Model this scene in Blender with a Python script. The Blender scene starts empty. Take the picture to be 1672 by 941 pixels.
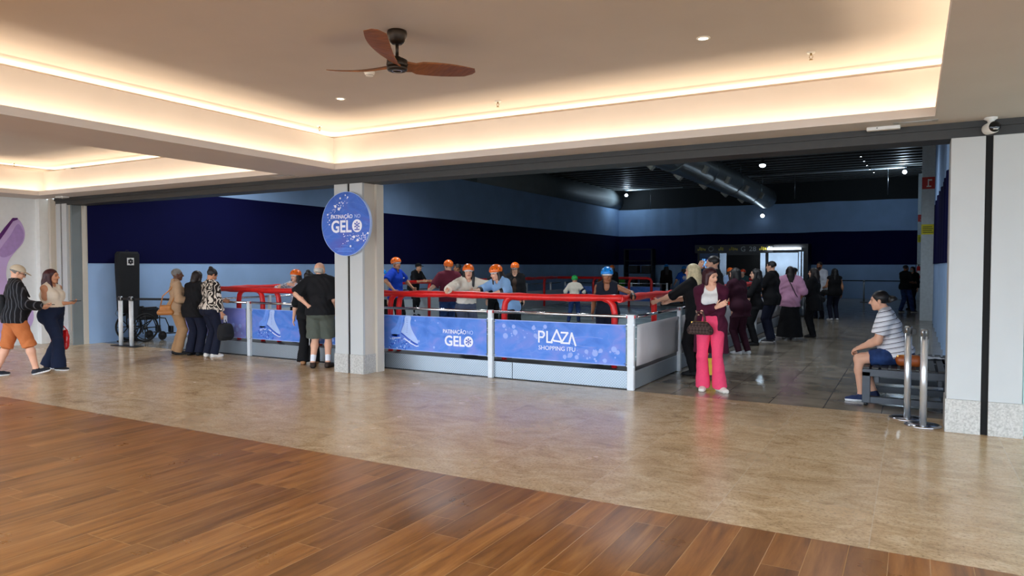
import bpy, math, random
import numpy as np
from mathutils import Vector, Matrix
random.seed(7)
C = bpy.context.scene.collection
sc = bpy.context.scene
PI = math.pi

# ------------------------------------------------------------------ materials
def lin(c):
    return tuple(((v / 255) / 12.92 if v / 255 <= .04045 else ((v / 255 + .055) / 1.055) ** 2.4) for v in c)

class NT:
    """small node-tree helper"""
    def __init__(s, name):
        s.m = bpy.data.materials.new(name); s.m.use_nodes = True
        s.t = s.m.node_tree; s.b = s.t.nodes['Principled BSDF']
    def n(s, typ, **kw):
        nd = s.t.nodes.new(typ)
        for k, v in kw.items(): setattr(nd, k, v)
        return nd
    def l(s, a, b): s.t.links.new(a, b)
    def math(s, op, a, b=None, clamp=False):
        nd = s.n('ShaderNodeMath', operation=op, use_clamp=clamp)
        for i, v in enumerate((a, b)):
            if v is None: continue
            if hasattr(v, 'is_linked') or hasattr(v, 'links'): s.l(v, nd.inputs[i])
            else: nd.inputs[i].default_value = v
        return nd.outputs[0]
    def ramp(s, fac, stops, interp='LINEAR'):
        r = s.n('ShaderNodeValToRGB'); r.color_ramp.interpolation = interp
        e = r.color_ramp.elements
        while len(e) < len(stops): e.new(.5)
        for el, (p, c) in zip(e, stops): el.position = p; el.color = (*c, 1)
        s.l(fac, r.inputs[0]); return r.outputs[0]
    def mix(s, fac, a, b, blend='MIX'):
        nd = s.n('ShaderNodeMixRGB', blend_type=blend)
        for i, v in enumerate((fac, a, b)):
            if hasattr(v, 'links'): s.l(v, nd.inputs[i])
            elif isinstance(v, (int, float)): nd.inputs[i].default_value = v
            else: nd.inputs[i].default_value = (*v, 1)
        return nd.outputs[0]
    def bump(s, h, strength=.2, dist=.01):
        nd = s.n('ShaderNodeBump'); nd.inputs['Strength'].default_value = strength
        nd.inputs['Distance'].default_value = dist
        s.l(h, nd.inputs['Height']); s.l(nd.outputs[0], s.b.inputs['Normal'])
    def set(s, **kw):
        for k, v in kw.items():
            i = s.b.inputs[k.replace('_', ' ')]
            if hasattr(v, 'links'): s.l(v, i)
            else: i.default_value = v

_mc = {}
def mat(name, rgb, rough=.6, metal=0., var=.08, scale=12., bump=0., spec=.5, sheen=0.):
    """plain procedural surface: a colour with faint noise wear"""
    key = (name, rgb, rough, metal)
    if key in _mc: return _mc[key]
    t = NT(name)
    co = t.n('ShaderNodeTexCoord').outputs['Object']
    nz = t.n('ShaderNodeTexNoise'); nz.inputs['Scale'].default_value = scale; nz.inputs['Detail'].default_value = 3
    t.l(co, nz.inputs['Vector'])
    c = lin(rgb); a = tuple(v * (1 - var) for v in c); b = tuple(min(1, v * (1 + var)) for v in c)
    t.set(Base_Color=t.ramp(nz.outputs[0], [(.3, a), (.7, b)]), Roughness=rough, Metallic=metal)
    t.b.inputs['Specular IOR Level'].default_value = spec
    if bump: t.bump(nz.outputs[0], bump, .004)
    _mc[key] = t.m
    return t.m

def emit(name, rgb, strength):
    t = NT(name); t.set(Base_Color=(*lin(rgb), 1), Roughness=.5)
    t.b.inputs['Emission Color'].default_value = (*lin(rgb), 1)
    t.b.inputs['Emission Strength'].default_value = strength
    return t.m

# ------------------------------------------------------------------ meshes
class MB:
    """collects shapes into one mesh; faces carry a material slot index"""
    def __init__(s): s.v = []; s.f = []; s.m = []; s.sm = []
    def add(s, vs, fs, mi=0, smooth=False):
        o = len(s.v); s.v += [tuple(map(float, p)) for p in vs]
        for f in fs: s.f.append([i + o for i in f]); s.m.append(mi); s.sm.append(smooth)
        return s
    def box(s, x0, x1, y0, y1, z0, z1, mi=0, ch=0.):
        if x0 > x1: x0, x1 = x1, x0
        if y0 > y1: y0, y1 = y1, y0
        c = min(ch, (x1 - x0) * .45, (y1 - y0) * .45, (z1 - z0) * .45)
        if c <= 0:
            vs = [(x, y, z) for z in (z0, z1) for x, y in ((x0, y0), (x1, y0), (x1, y1), (x0, y1))]
            return s.add(vs, [(3, 2, 1, 0), (4, 5, 6, 7), (0, 1, 5, 4), (1, 2, 6, 5), (2, 3, 7, 6), (3, 0, 4, 7)], mi)
        def ring(i, z): 
            a, b, cc, d = x0 + i, x1 - i, y0 + i, y1 - i
            e = c
            return [(a + e, cc, z), (b - e, cc, z), (b, cc + e, z), (b, d - e, z), (b - e, d, z), (a + e, d, z), (a, d - e, z), (a, cc + e, z)]
        c *= .5
        R = [ring(c, z0), ring(0, z0 + c), ring(0, z1 - c), ring(c, z1)]
        vs = [p for r in R for p in r]; fs = [tuple(range(7, -1, -1)), tuple(range(24, 32))]
        for k in range(3):
            for i in range(8): fs.append((k * 8 + i, k * 8 + (i + 1) % 8, k * 8 + 8 + (i + 1) % 8, k * 8 + 8 + i))
        return s.add(vs, fs, mi)
    def tube(s, path, r, n=12, mi=0, cap=True, flat=None):
        """tube along a path; r a number or one per point"""
        P = [Vector(p) for p in path]; rs = r if isinstance(r, (list, tuple)) else [r] * len(P)
        vs = []; up = None
        for i, p in enumerate(P):
            d = (P[min(i + 1, len(P) - 1)] - P[max(i - 1, 0)]).normalized()
            if up is None:
                up = Vector((0, 0, 1)) if abs(d.z) < .9 else Vector((1, 0, 0))
            a = d.cross(up)
            if a.length < 1e-4: a = d.cross(Vector((0, 1, 0)))
            a.normalize(); b = a.cross(d).normalized(); up = b
            for k in range(n):
                t = 2 * PI * k / n
                vs.append(p + a * math.cos(t) * rs[i] + b * math.sin(t) * rs[i] * (flat or 1))
        fs = []
        for i in range(len(P) - 1):
            for k in range(n): fs.append((i * n + k, i * n + (k + 1) % n, (i + 1) * n + (k + 1) % n, (i + 1) * n + k))
        s.add(vs, fs, mi, True)
        if cap:
            o = len(s.v) - len(vs)
            s.f.append([o + k for k in range(n)][::-1]); s.m.append(mi); s.sm.append(False)
            s.f.append([o + (len(P) - 1) * n + k for k in range(n)]); s.m.append(mi); s.sm.append(False)
        return s
    def lathe(s, prof, c=(0, 0, 0), n=24, mi=0, axis='z', smooth=True, cap=True):
        vs = []
        for r, h in prof:
            for k in range(n):
                t = 2 * PI * k / n; a, b = r * math.cos(t), r * math.sin(t)
                p = {'z': (a, b, h), 'y': (a, h, -b), 'x': (h, a, b)}[axis]
                vs.append((c[0] + p[0], c[1] + p[1], c[2] + p[2]))
        fs = [(i * n + k, i * n + (k + 1) % n, (i + 1) * n + (k + 1) % n, (i + 1) * n + k) for i in range(len(prof) - 1) for k in range(n)]
        s.add(vs, fs, mi, smooth); o = len(s.v) - len(vs)
        for ring, rev in ((0, True), (len(prof) - 1, False)):
            if cap and prof[ring][0] > 1e-6:
                f = [o + ring * n + k for k in range(n)]
                s.f.append(f[::-1] if rev else f); s.m.append(mi); s.sm.append(False)
        return s
    def prism(s, pts, origin, u, v, w, mi=0):
        """2-D outline in the plane (u, v) given the thickness vector w"""
        O, U, V, W = map(Vector, (origin, u, v, w)); n = len(pts)
        a = [O + U * x + V * y for x, y in pts]; b = [p + W for p in a]
        return s.add(a + b, [tuple(range(n)), tuple(range(2 * n - 1, n - 1, -1))] + [(i, i + n, (i + 1) % n + n, (i + 1) % n) for i in range(n)], mi)
    def build(s, name, mats, parent=None, loc=None):
        me = bpy.data.meshes.new(name); me.from_pydata(s.v, [], s.f)
        for m in (mats if isinstance(mats, (list, tuple)) else [mats]): me.materials.append(m)
        me.polygons.foreach_set('material_index', s.m); me.polygons.foreach_set('use_smooth', s.sm)
        import bmesh
        bm = bmesh.new(); bm.from_mesh(me); bmesh.ops.recalc_face_normals(bm, faces=bm.faces); bm.to_mesh(me); bm.free()
        me.update()
        o = bpy.data.objects.new(name, me); C.objects.link(o)
        if parent: o.parent = parent
        if loc: o.location = loc
        return o

def tag(o, label, cat, group=None, kind=None):
    o['label'] = label; o['category'] = cat
    if group: o['group'] = group
    if kind: o['kind'] = kind
    return o
def empty(name, loc=(0, 0, 0), rz=0., label=None, cat=None, group=None):
    o = bpy.data.objects.new(name, None); C.objects.link(o); o.empty_display_size = .2
    o.location = loc; o.rotation_euler = (0, 0, rz)
    if label: tag(o, label, cat, group)
    return o
def structure(o, label=None, cat=None):
    o['kind'] = 'structure'
    if label: o['label'] = label
    if cat: o['category'] = cat
    return o
def copy_tree(o, parent=None):
    c = o.copy(); C.objects.link(c)
    if parent: c.parent = parent
    for ch in list(o.children): copy_tree(ch, c)
    return c
def text(name, body, size, m, parent, mw, ext=.002, align='CENTER', bold=0., shear=0., sx=1.):
    cu = bpy.data.curves.new(name, 'FONT'); cu.body = body; cu.size = size; cu.extrude = ext; cu.align_x = align
    cu.align_y = 'BOTTOM_BASELINE'; cu.offset = bold; cu.resolution_u = 3; cu.shear = shear
    t = bpy.data.objects.new(name, cu); C.objects.link(t)
    bpy.context.view_layer.update()
    me = bpy.data.meshes.new_from_object(t.evaluated_get(bpy.context.evaluated_depsgraph_get()))
    bpy.data.objects.remove(t)
    me.materials.clear(); me.materials.append(m)
    me.transform(mw @ Matrix.Diagonal((sx, 1, 1, 1)))
    o = bpy.data.objects.new(name, me); C.objects.link(o); o.parent = parent
    return o
def facing_mw(x, y, z):      # text standing upright, read from -Y
    return Matrix.Translation((x, y, z)) @ Matrix.Rotation(PI / 2, 4, 'X')

# ------------------------------------------------------------------ common materials
M = dict(
    white=mat('white_paint', (232, 232, 228), .45, var=.03),
    panel=mat('cladding_panel', (188, 191, 190), .5, var=.02, scale=3),
    beige=mat('beige_paint', (204, 196, 182), .7, var=.03, scale=3),
    plaster=mat('ceiling_plaster', (204, 198, 193), .9, var=.02, scale=2),
    dark=mat('dark_steel', (44, 44, 43), .5, var=.1),
    black=mat('black_plastic', (16, 16, 18), .5),
    blackcloth=mat('black_cloth', (17, 17, 20), .85, bump=.3, scale=40),
    rubber=mat('black_rubber', (14, 14, 15), .8),
    chrome=mat('chrome', (214, 216, 220), .16, 1., var=.03),
    satin=mat('satin_chrome', (220, 224, 228), .24, .72, var=.03),
    steel=mat('brushed_steel', (176, 180, 184), .3, 1., var=.06),
    post=mat('post_paint', (222, 228, 232), .35, var=.03),
    red=mat('red_padding', (218, 28, 26), .38, var=.12, scale=9, bump=.25),
    redcap=mat('red_plastic', (190, 30, 30), .4),
    gap=mat('shadow_gap', (10, 10, 10), .9),
    yellow=mat('yellow_plastic', (240, 190, 20), .45),
    walnut=None)
def wood_grain(name, a, b):
    t = NT(name); co = t.n('ShaderNodeTexCoord').outputs['Object']
    mp = t.n('ShaderNodeMapping'); mp.inputs['Scale'].default_value = (3, 18, 10); t.l(co, mp.inputs[0])
    nz = t.n('ShaderNodeTexNoise'); nz.inputs['Scale'].default_value = 2.2; nz.inputs['Detail'].default_value = 6
    t.l(mp.outputs[0], nz.inputs['Vector'])
    t.set(Base_Color=t.ramp(nz.outputs[0], [(.3, lin(a)), (.7, lin(b))]), Roughness=.45); return t.m
M['walnut'] = wood_grain('walnut', (106, 60, 26), (142, 84, 40))
# ================================================================== THE SETTING
SOF, BT, TOP = 3.05, 3.55, 3.67          # soffit, top of the cove band, raised ceiling

def pos_axes(t):
    g = t.n('ShaderNodeNewGeometry'); sp = t.n('ShaderNodeSeparateXYZ'); t.l(g.outputs['Position'], sp.inputs[0])
    return g.outputs['Position'], sp.outputs[0], sp.outputs[1], sp.outputs[2]
def comb(t, x, y, z=0.):
    c = t.n('ShaderNodeCombineXYZ')
    for i, v in enumerate((x, y, z)):
        if hasattr(v, 'links'): t.l(v, c.inputs[i])
        else: c.inputs[i].default_value = v
    return c.outputs[0]

def travertine():
    t = NT('travertine_tiles'); P, X, Y, Z = pos_axes(t)
    u = t.math('DIVIDE', t.math('ADD', X, .2 + 94), .94); fu = t.math('FRACT', u); iu = t.math('FLOOR', u)
    v = t.math('DIVIDE', t.math('ADD', Y, 101.1), 1.12); fv = t.math('FRACT', v); iv = t.math('FLOOR', v)
    wn = t.n('ShaderNodeTexWhiteNoise', noise_dimensions='2D'); t.l(comb(t, iu, iv), wn.inputs[0])
    mp = t.n('ShaderNodeMapping'); mp.inputs['Scale'].default_value = (1.3, 2.1, 1); t.l(P, mp.inputs[0])
    off = t.n('ShaderNodeVectorMath', operation='ADD'); t.l(mp.outputs[0], off.inputs[0])
    sc_ = t.n('ShaderNodeVectorMath', operation='SCALE'); sc_.inputs['Scale'].default_value = 9; t.l(wn.outputs['Color'], sc_.inputs[0]); t.l(sc_.outputs[0], off.inputs[1])
    n1 = t.n('ShaderNodeTexNoise'); n1.inputs['Scale'].default_value = 2.2; n1.inputs['Detail'].default_value = 9; n1.inputs['Roughness'].default_value = .68; n1.inputs['Distortion'].default_value = .8
    t.l(off.outputs[0], n1.inputs['Vector'])
    base = t.ramp(n1.outputs[0], [(.28, lin((168, 140, 104))), (.45, lin((204, 176, 136))), (.62, lin((220, 196, 160))), (.8, lin((190, 162, 124)))])
    n2 = t.n('ShaderNodeTexNoise'); n2.inputs['Scale'].default_value = 48; n2.inputs['Detail'].default_value = 6; t.l(P, n2.inputs['Vector'])
    pit = t.ramp(n2.outputs[0], [(.3, (.2, .16, .12)), (.4, (.82, .8, .77)), (.55, (1, 1, 1))])
    base = t.mix(.6, base, pit, 'MULTIPLY')
    n4 = t.n('ShaderNodeTexNoise'); n4.inputs['Scale'].default_value = 3.2; n4.inputs['Detail'].default_value = 10; n4.inputs['Roughness'].default_value = .75; n4.inputs['Distortion'].default_value = 2.2
    t.l(off.outputs[0], n4.inputs['Vector'])
    vein = t.ramp(n4.outputs[0], [(.474, (1, 1, 1)), (.5, (.5, .43, .35)), (.526, (1, 1, 1))])
    base = t.mix(.55, base, vein, 'MULTIPLY')
    tone = t.ramp(wn.outputs['Value'], [(0, (.92, .92, .93)), (1, (1.03, 1.02, 1))]); base = t.mix(1., base, tone, 'MULTIPLY')
    du = t.math('MINIMUM', fu, t.math('SUBTRACT', 1., fu)); dv = t.math('MINIMUM', fv, t.math('SUBTRACT', 1., fv))
    jo = t.math('LESS_THAN', t.math('MINIMUM', du, t.math('MULTIPLY', dv, 1.19)), .0035)
    base = t.mix(t.math('MULTIPLY', jo, .5), base, lin((206, 190, 165)))
    n3 = t.n('ShaderNodeTexNoise'); n3.inputs['Scale'].default_value = 1.3; n3.inputs['Detail'].default_value = 4; t.l(P, n3.inputs['Vector'])
    t.set(Base_Color=base, Roughness=t.math('ADD', t.math('MULTIPLY', n3.outputs[0], .16), .17)); t.bump(n2.outputs[0], .05, .002)
    return t.m

def hall_tiles():
    t = NT('hall_porcelain_tiles'); P, X, Y, Z = pos_axes(t)
    u = t.math('DIVIDE', t.math('ADD', X, 60.28), .6); fu = t.math('FRACT', u); iu = t.math('FLOOR', u)
    v = t.math('DIVIDE', t.math('ADD', Y, 60.13), 1.2); fv = t.math('FRACT', v); iv = t.math('FLOOR', v)
    wn = t.n('ShaderNodeTexWhiteNoise', noise_dimensions='2D'); t.l(comb(t, iu, iv), wn.inputs[0])
    n1 = t.n('ShaderNodeTexNoise'); n1.inputs['Scale'].default_value = 2.5; n1.inputs['Detail'].default_value = 7; t.l(P, n1.inputs['Vector'])
    base = t.ramp(n1.outputs[0], [(.3, lin((124, 116, 102))), (.7, lin((160, 150, 134)))])
    base = t.mix(1., base, t.ramp(wn.outputs['Value'], [(0, (.84, .84, .84)), (1, (1.05, 1.05, 1.05))]), 'MULTIPLY')
    du = t.math('MINIMUM', fu, t.math('SUBTRACT', 1., fu)); dv = t.math('MINIMUM', fv, t.math('SUBTRACT', 1., fv))
    jo = t.math('LESS_THAN', t.math('MINIMUM', du, t.math('MULTIPLY', dv, 2.)), .008)
    base = t.mix(jo, base, lin((60, 54, 47)))
    n3 = t.n('ShaderNodeTexNoise'); n3.inputs['Scale'].default_value = 3; n3.inputs['Detail'].default_value = 5; t.l(P, n3.inputs['Vector'])
    t.set(Base_Color=base, Roughness=t.math('ADD', t.math('MULTIPLY', n3.outputs[0], .16), .1))
    return t.m

def plank_floor():
    t = NT('wood_planks'); P, X, Y, Z = pos_axes(t)
    u = t.math('DIVIDE', t.math('ADD', X, 82 - .11), .205); fu = t.math('FRACT', u); iu = t.math('FLOOR', u)
    w1 = t.n('ShaderNodeTexWhiteNoise', noise_dimensions='1D'); t.l(iu, w1.inputs['W'])
    v = t.math('ADD', t.math('DIVIDE', t.math('ADD', Y, 40), 1.22), t.math('MULTIPLY', w1.outputs['Value'], 5)); fv = t.math('FRACT', v); iv = t.math('FLOOR', v)
    wn = t.n('ShaderNodeTexWhiteNoise', noise_dimensions='2D'); t.l(comb(t, iu, iv), wn.inputs[0])
    sv = comb(t, t.math('MULTIPLY', X, 9.), t.math('MULTIPLY', Y, .8), t.math('MULTIPLY', wn.outputs['Value'], 40))
    n1 = t.n('ShaderNodeTexNoise'); n1.inputs['Scale'].default_value = 1.5; n1.inputs['Detail'].default_value = 8; n1.inputs['Roughness'].default_value = .62; n1.inputs['Distortion'].default_value = .5
    t.l(sv, n1.inputs['Vector'])
    base = t.ramp(n1.outputs[0], [(.25, lin((96, 59, 26))), (.5, lin((152, 100, 48))), (.75, lin((182, 130, 72)))])
    base = t.mix(1., base, t.ramp(wn.outputs['Value'], [(0, (.70, .68, .66)), (1, (1.12, 1.1, 1.06))]), 'MULTIPLY')
    du = t.math('MULTIPLY', t.math('MINIMUM', fu, t.math('SUBTRACT', 1., fu)), .205)
    dv = t.math('MULTIPLY', t.math('MINIMUM', fv, t.math('SUBTRACT', 1., fv)), 1.22)
    d = t.math('MINIMUM', du, dv)
    base = t.mix(t.math('LESS_THAN', d, .0022), base, lin((176, 134, 84)))
    n2 = t.n('ShaderNodeTexNoise'); n2.inputs['Scale'].default_value = 2; n2.inputs['Detail'].default_value = 6; t.l(P, n2.inputs['Vector'])
    t.set(Base_Color=base, Roughness=t.math('ADD', t.math('MULTIPLY', n2.outputs[0], .22), .2))
    h = t.math('MINIMUM', t.math('MULTIPLY', d, 260.), 1.); t.bump(t.math('ADD', h, t.math('MULTIPLY', n1.outputs[0], .25)), .22, .002)
    return t.m

def granite(name='granite_plinth', a=(168, 166, 160), b=(196, 194, 188)):
    t = NT(name); P, X, Y, Z = pos_axes(t)
    vo = t.n('ShaderNodeTexNoise'); vo.inputs['Scale'].default_value = 60; vo.inputs['Detail'].default_value = 5; t.l(P, vo.inputs['Vector'])
    n = t.n('ShaderNodeTexNoise'); n.inputs['Scale'].default_value = 9; n.inputs['Detail'].default_value = 8; n.inputs['Distortion'].default_value = 2; t.l(P, n.inputs['Vector'])
    c = t.ramp(vo.outputs[0], [(.35, lin(a)), (.6, lin(b))]); c = t.mix(.4, c, t.ramp(n.outputs[0], [(.47, (1, 1, 1)), (.5, (.6, .58, .55)), (.53, (1, 1, 1))]), 'MULTIPLY')
    t.set(Base_Color=c, Roughness=.4); return t.m
GRAN = granite()

# floors -----------------------------------------------------------
structure(MB().box(-16.3, 9, 4.58, 8.87, -.1, 0).build('floor', travertine()), 'beige travertine tile floor in front of the rink hall', 'floor')
structure(MB().box(-16.3, 9, -3.2, 4.58, -.1, -.0).build('floor_wood', plank_floor()), 'brown wood plank floor in the foreground', 'floor')
structure(MB().box(-15.4, 1.4, 8.87, 40, -.1, 0).build('floor_hall', hall_tiles()), 'dark grey tiled floor of the rink hall', 'floor')
structure(MB().box(-60, 60, -60, -3.2, -.15, -.02).box(9, 60, -3.2, 40, -.15, -.02).build('ground', mat('pavement', (176, 172, 164), .9)), 'pale paving outside', 'ground')

# lobby ceiling with two coffers ------------------------------------
T1 = (-7.35, .16, 1.65, 7.76); T2 = (-15.2, -8.45, 1.65, 7.72)
def plan_ring(mb, outer, holes, z0, z1, mi=0):
    xs = sorted({outer[0], outer[1], *[h[i] for h in holes for i in (0, 1)]}); ys = sorted({outer[2], outer[3], *[h[i] for h in holes for i in (2, 3)]})
    for i in range(len(xs) - 1):
        for j in range(len(ys) - 1):
            cx, cy = (xs[i] + xs[i + 1]) / 2, (ys[j] + ys[j + 1]) / 2
            if any(h[0] < cx < h[1] and h[2] < cy < h[3] for h in holes): continue
            mb.box(xs[i], xs[i + 1], ys[j], ys[j + 1], z0, z1, mi)
def grow(h, d): return (h[0] - d, h[1] + d, h[2] - d, h[3] + d)
mb = MB(); plan_ring(mb, (-16.3, 9, -1.4, 8.24), [T1, T2], SOF, SOF + .02)
for h in (T1, T2):
    g1 = grow(h, .2); g2 = (g1[0] - .52, g1[1] + (.5 if h is T1 else .22), g1[2] - .5, 8.47)
    plan_ring(mb, grow(h, .012), [h], SOF + .02, SOF + .085)        # upstand lip at the opening
    plan_ring(mb, grow(g1, .03), [g1], SOF + .02, BT)               # vertical band
    plan_ring(mb, grow(g2, .01), [grow(g1, .012)], BT - .02, BT - .002)                           # shelf behind the band
    plan_ring(mb, grow(g2, .02), [g2], BT - .02, TOP)               # outer side of the upper trough
    mb.box(g2[0], g2[1], g2[2], g2[3], TOP, TOP + .03)              # raised ceiling
mb.box(-16.3, 9, -1.4, 8.5, TOP + .25, TOP + .3)
structure(mb.build('ceiling', M['plaster']), 'white plaster ceiling with two lit coffers', 'ceiling')

def led(name, x, y, z, sx, sy, power, rot=(PI, 0, 0), col=(1., .76, .52)):
    l = bpy.data.lights.new(name, 'AREA'); l.shape = 'RECTANGLE'; l.size = sx; l.size_y = sy; l.energy = power; l.color = col
    o = bpy.data.objects.new(name, l); C.objects.link(o); o.location = (x, y, z); o.rotation_euler = rot; return o
LOW, UPP = 25., 27.
for h in (T1, T2):
    for lvl, zz, off, p in ((0, SOF + .03, .09, LOW), (1, BT + .045, .56, UPP)):
        x0, x1, y0, y1 = h[0] - off, h[1] + (off if h is T1 else min(off, .30)), h[2] - off, h[3] + off
        t_ = .95 * lvl
        for yy, rr in ((y0, PI - t_), (y1, PI + t_)): led('cove_led', (x0 + x1) / 2, yy, zz, x1 - x0, .03 + .05 * lvl, p * (x1 - x0) / 7, (rr, 0, 0))
        for xx, rr in ((x0, PI + t_), (x1, PI - t_)): led('cove_led', xx, (y0 + y1) / 2, zz, .03 + .05 * lvl, y1 - y0, p * (y1 - y0) / 7, (0, rr, 0))

# header beam and pillars --------------------------------------------
structure(MB().box(-15.6, 1.3, 8.24, 8.6, 2.9, 3.06).box(-15.6, 1.3, 8.5, 8.6, 3.06, 6.2).box(-15.6, 1.3, 8.215, 8.24, 2.99, 3.05).build('beam', M['dark']), 'dark steel header beam above the rink hall opening', 'beam')
def pillar(x0, x1, gap0, gap1, y1, zt, plinth, label, side=True):
    r = empty('pillar', ((x0 + x1) / 2, 8.22, 0)); structure(r, label, 'pillar')
    o = lambda v: v - (x0 + x1) / 2
    mb = MB().box(o(x0), o(gap0), 0, .05, plinth, zt, 0, .006).box(o(gap1), o(x1), 0, .05, plinth, zt, 0, .006)
    mb.build('cladding', M['panel'], r)
    MB().box(o(x1) - .05, o(x1), .05, y1 - 8.22, plinth, zt).box(o(x0), o(x0) + .05, .05, y1 - 8.22, plinth, zt).build('side_panel', M['beige'] if side else M['panel'], r)
    MB().box(o(gap0) - .002, o(gap1) + .002, .02, .06, 0, zt).box(o(x0) + .06, o(x1) - .06, .06, y1 - 8.23, 0, zt).build('recess', M['gap'], r)
    MB().box(o(x0) - .012, o(gap0), -.012, .05, 0, plinth, 0, .005).box(o(gap1), o(x1) + .012, -.012, .05, 0, plinth, 0, .005).box(o(x1) - .05, o(x1) + .012, .05, y1 - 8.22, 0, plinth).box(o(x0) - .012, o(x0) + .05, .05, y1 - 8.22, 0, plinth).build('plinth', GRAN, r)
    return r
pillar(-7.80, -7.235, -7.535, -7.49, 8.62, 2.9, .29, 'white clad pillar with the round blue sign hung on it')
structure(MB().box(-7.235, -7.19, 8.5, 8.66, 0, 2.9).build('trim_2', M['beige']))
pillar(.31, .925, .595, .655, 8.62, 2.9, .33, 'white clad pillar at the right end of the hall opening', False)
pillar(-15.55, -15.17, -15.395, -15.345, 8.5, 2.93, .3, 'narrow white pillar at the left end of the hall opening')
structure(MB().box(.945, 9, 8.36, 8.5, 0, 3.05).build('wall_right', mat('teal_wall', (172, 206, 200), .55, var=.02)), 'pale teal wall beside the right pillar', 'wall')
structure(MB().box(-16.0, -15.6, 8.3, 8.5, 0, SOF).box(-15.8, -15.72, 8.2, 8.3, 0, SOF).build('trim_1', M['beige']))
structure(MB().box(-16.3, -16.1, -3.2, 8.15, 0, SOF).build('wall_left', mat('white_wall_left', (226, 229, 229), .4, var=.02)), 'white wall with the purple painted shape', 'wall')
structure(MB().box(-16.3, -15.95, 8.1, 8.3, 0, SOF).build('trim_3', M['white']))
structure(MB().box(-15.13, -15.1, 8.5, 8.62, 0, 2.93).build('trim_4', M['beige']))
# purple wall shape
PTS = [(6.7, .06), (7.3, .04), (7.6, .1), (7.9, .3), (8.02, .55), (7.96, .82), (7.74, .98), (7.6, 1.2), (7.52, 1.42), (7.55, 1.7), (7.68, 1.92), (7.84, 2.12), (7.885, 2.32), (7.84, 2.5), (7.75, 2.62), (7.66, 2.6), (7.5, 2.36), (7.3, 2.05), (7.0, 1.7), (6.7, 1.5)]
def spl(pts, k=4):
    out = []; n = len(pts)
    for i in range(n):
        p0, p1, p2, p3 = (Vector((*pts[(i + j) % n], 0)) for j in (-1, 0, 1, 2))
        for s in range(k):
            t = s / k
            q = .5 * ((2 * p1) + (p2 - p0) * t + (2 * p0 - 5 * p1 + 4 * p2 - p3) * t * t + (3 * p1 - p0 - 3 * p2 + p3) * t ** 3)
            out.append((q.x, q.y))
    return out
r = empty('wall_decal', (-16.1, 7.5, 0), 0, 'large lilac and purple curved shape on the white left wall', 'wall decal')
MB().prism([(a - 7.5, b) for a, b in spl(PTS)], (.001, 0, 0), (0, 1, 0), (0, 0, 1), (.012, 0, 0)).build('lilac_shape', mat('lilac', (196, 170, 216), .4, var=.06, scale=2), r)
MB().prism([(a - 7.5, b) for a, b in [(7.0, 1.62), (7.3, 2.0), (7.5, 2.3), (7.66, 2.56), (7.75, 2.6), (7.75, 2.635), (7.66, 2.63), (7.5, 2.42), (7.3, 2.12), (7.0, 1.78)]], (.014, 0, 0), (0, 1, 0), (0, 0, 1), (.01, 0, 0)).build('dark_edge', mat('deep_purple', (92, 36, 110), .4), r)
MB().prism([(a - 7.5, b) for a, b in spl([(7.4, 1.95), (7.6, 2.25), (7.74, 2.5), (7.82, 2.44), (7.86, 2.28), (7.8, 2.1), (7.62, 1.88), (7.45, 1.82)])], (.0135, 0, 0), (0, 1, 0), (0, 0, 1), (.004, 0, 0)).build('mauve_patch', mat('mauve', (170, 140, 196), .4), r)

# rink hall: draped walls -------------------------------------------------
def cloth(name, rgb, rough=.9):
    t = NT(name); P, X, Y, Z = pos_axes(t)
    n = t.n('ShaderNodeTexNoise'); n.inputs['Scale'].default_value = 1.2; n.inputs['Detail'].default_value = 5; t.l(P, n.inputs['Vector'])
    c = lin(rgb); t.set(Base_Color=t.ramp(n.outputs[0], [(.3, tuple(v * .93 for v in c)), (.7, tuple(v * 1.07 for v in c))]), Roughness=rough)
    t.b.inputs['Specular IOR Level'].default_value = .15
    t.bump(n.outputs[0], .3, .03); return t.m
LB, NV = cloth('light_blue_cloth', (156, 186, 224)), cloth('navy_cloth', (8, 9, 56))
DARKW = mat('dark_wall_board', (34, 36, 38), .8)
GREYW = mat('grey_cladding', (120, 128, 130), .6, var=.05, scale=2)
def drape(mb, p0, p1, nrm, z0, z1, mi, amp=.0, step=.25, sag=0.):
    a, b = Vector((*p0, 0)), Vector((*p1, 0)); L = (b - a).length; n = max(2, int(L / step)); N = Vector((*nrm, 0))
    zs = [z0 + (z1 - z0) * k / 4 for k in range(5)]; vs = []
    for i in range(n + 1):
        q = a.lerp(b, i / n); s = L * i / n
        w = amp * (math.sin(s * 9.1) + .6 * math.sin(s * 15.7 + 1.3) + .5 * math.sin(s * 4.3 + .4))
        for k, z in enumerate(zs):
            vs.append(q + N * (w * (1 - .15 * k / 4)) + Vector((0, 0, z - (sag * (math.sin(s * .9) * .5 + .5 * math.sin(s * 2.1)) if k == 4 else 0))))
    mb.add(vs, [(i * 5 + k, (i + 1) * 5 + k, (i + 1) * 5 + k + 1, i * 5 + k + 1) for i in range(n) for k in range(4)], mi, True)
def banded(name, p0, p1, nrm, back, amp, label, top=4.95, step=.25, sag=0., backing=None):
    mb = MB(); d = Vector((*nrm, 0))
    drape(mb, p0, p1, nrm, 0, 1.72, 0, amp, step); drape(mb, (p0[0] + d.x * .01, p0[1] + d.y * .01), (p1[0] + d.x * .01, p1[1] + d.y * .01), nrm, 1.70, 3.37, 1, amp, step, sag)
    drape(mb, p0, p1, nrm, 3.34, top, 0, amp, step, sag)
    x0, x1, y0, y1 = back; mb.box(x0, x1, y0, y1, 0, 6.1, 2)
    return structure(mb.build(name, [LB, NV, backing or GREYW]), label, 'wall')
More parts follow.
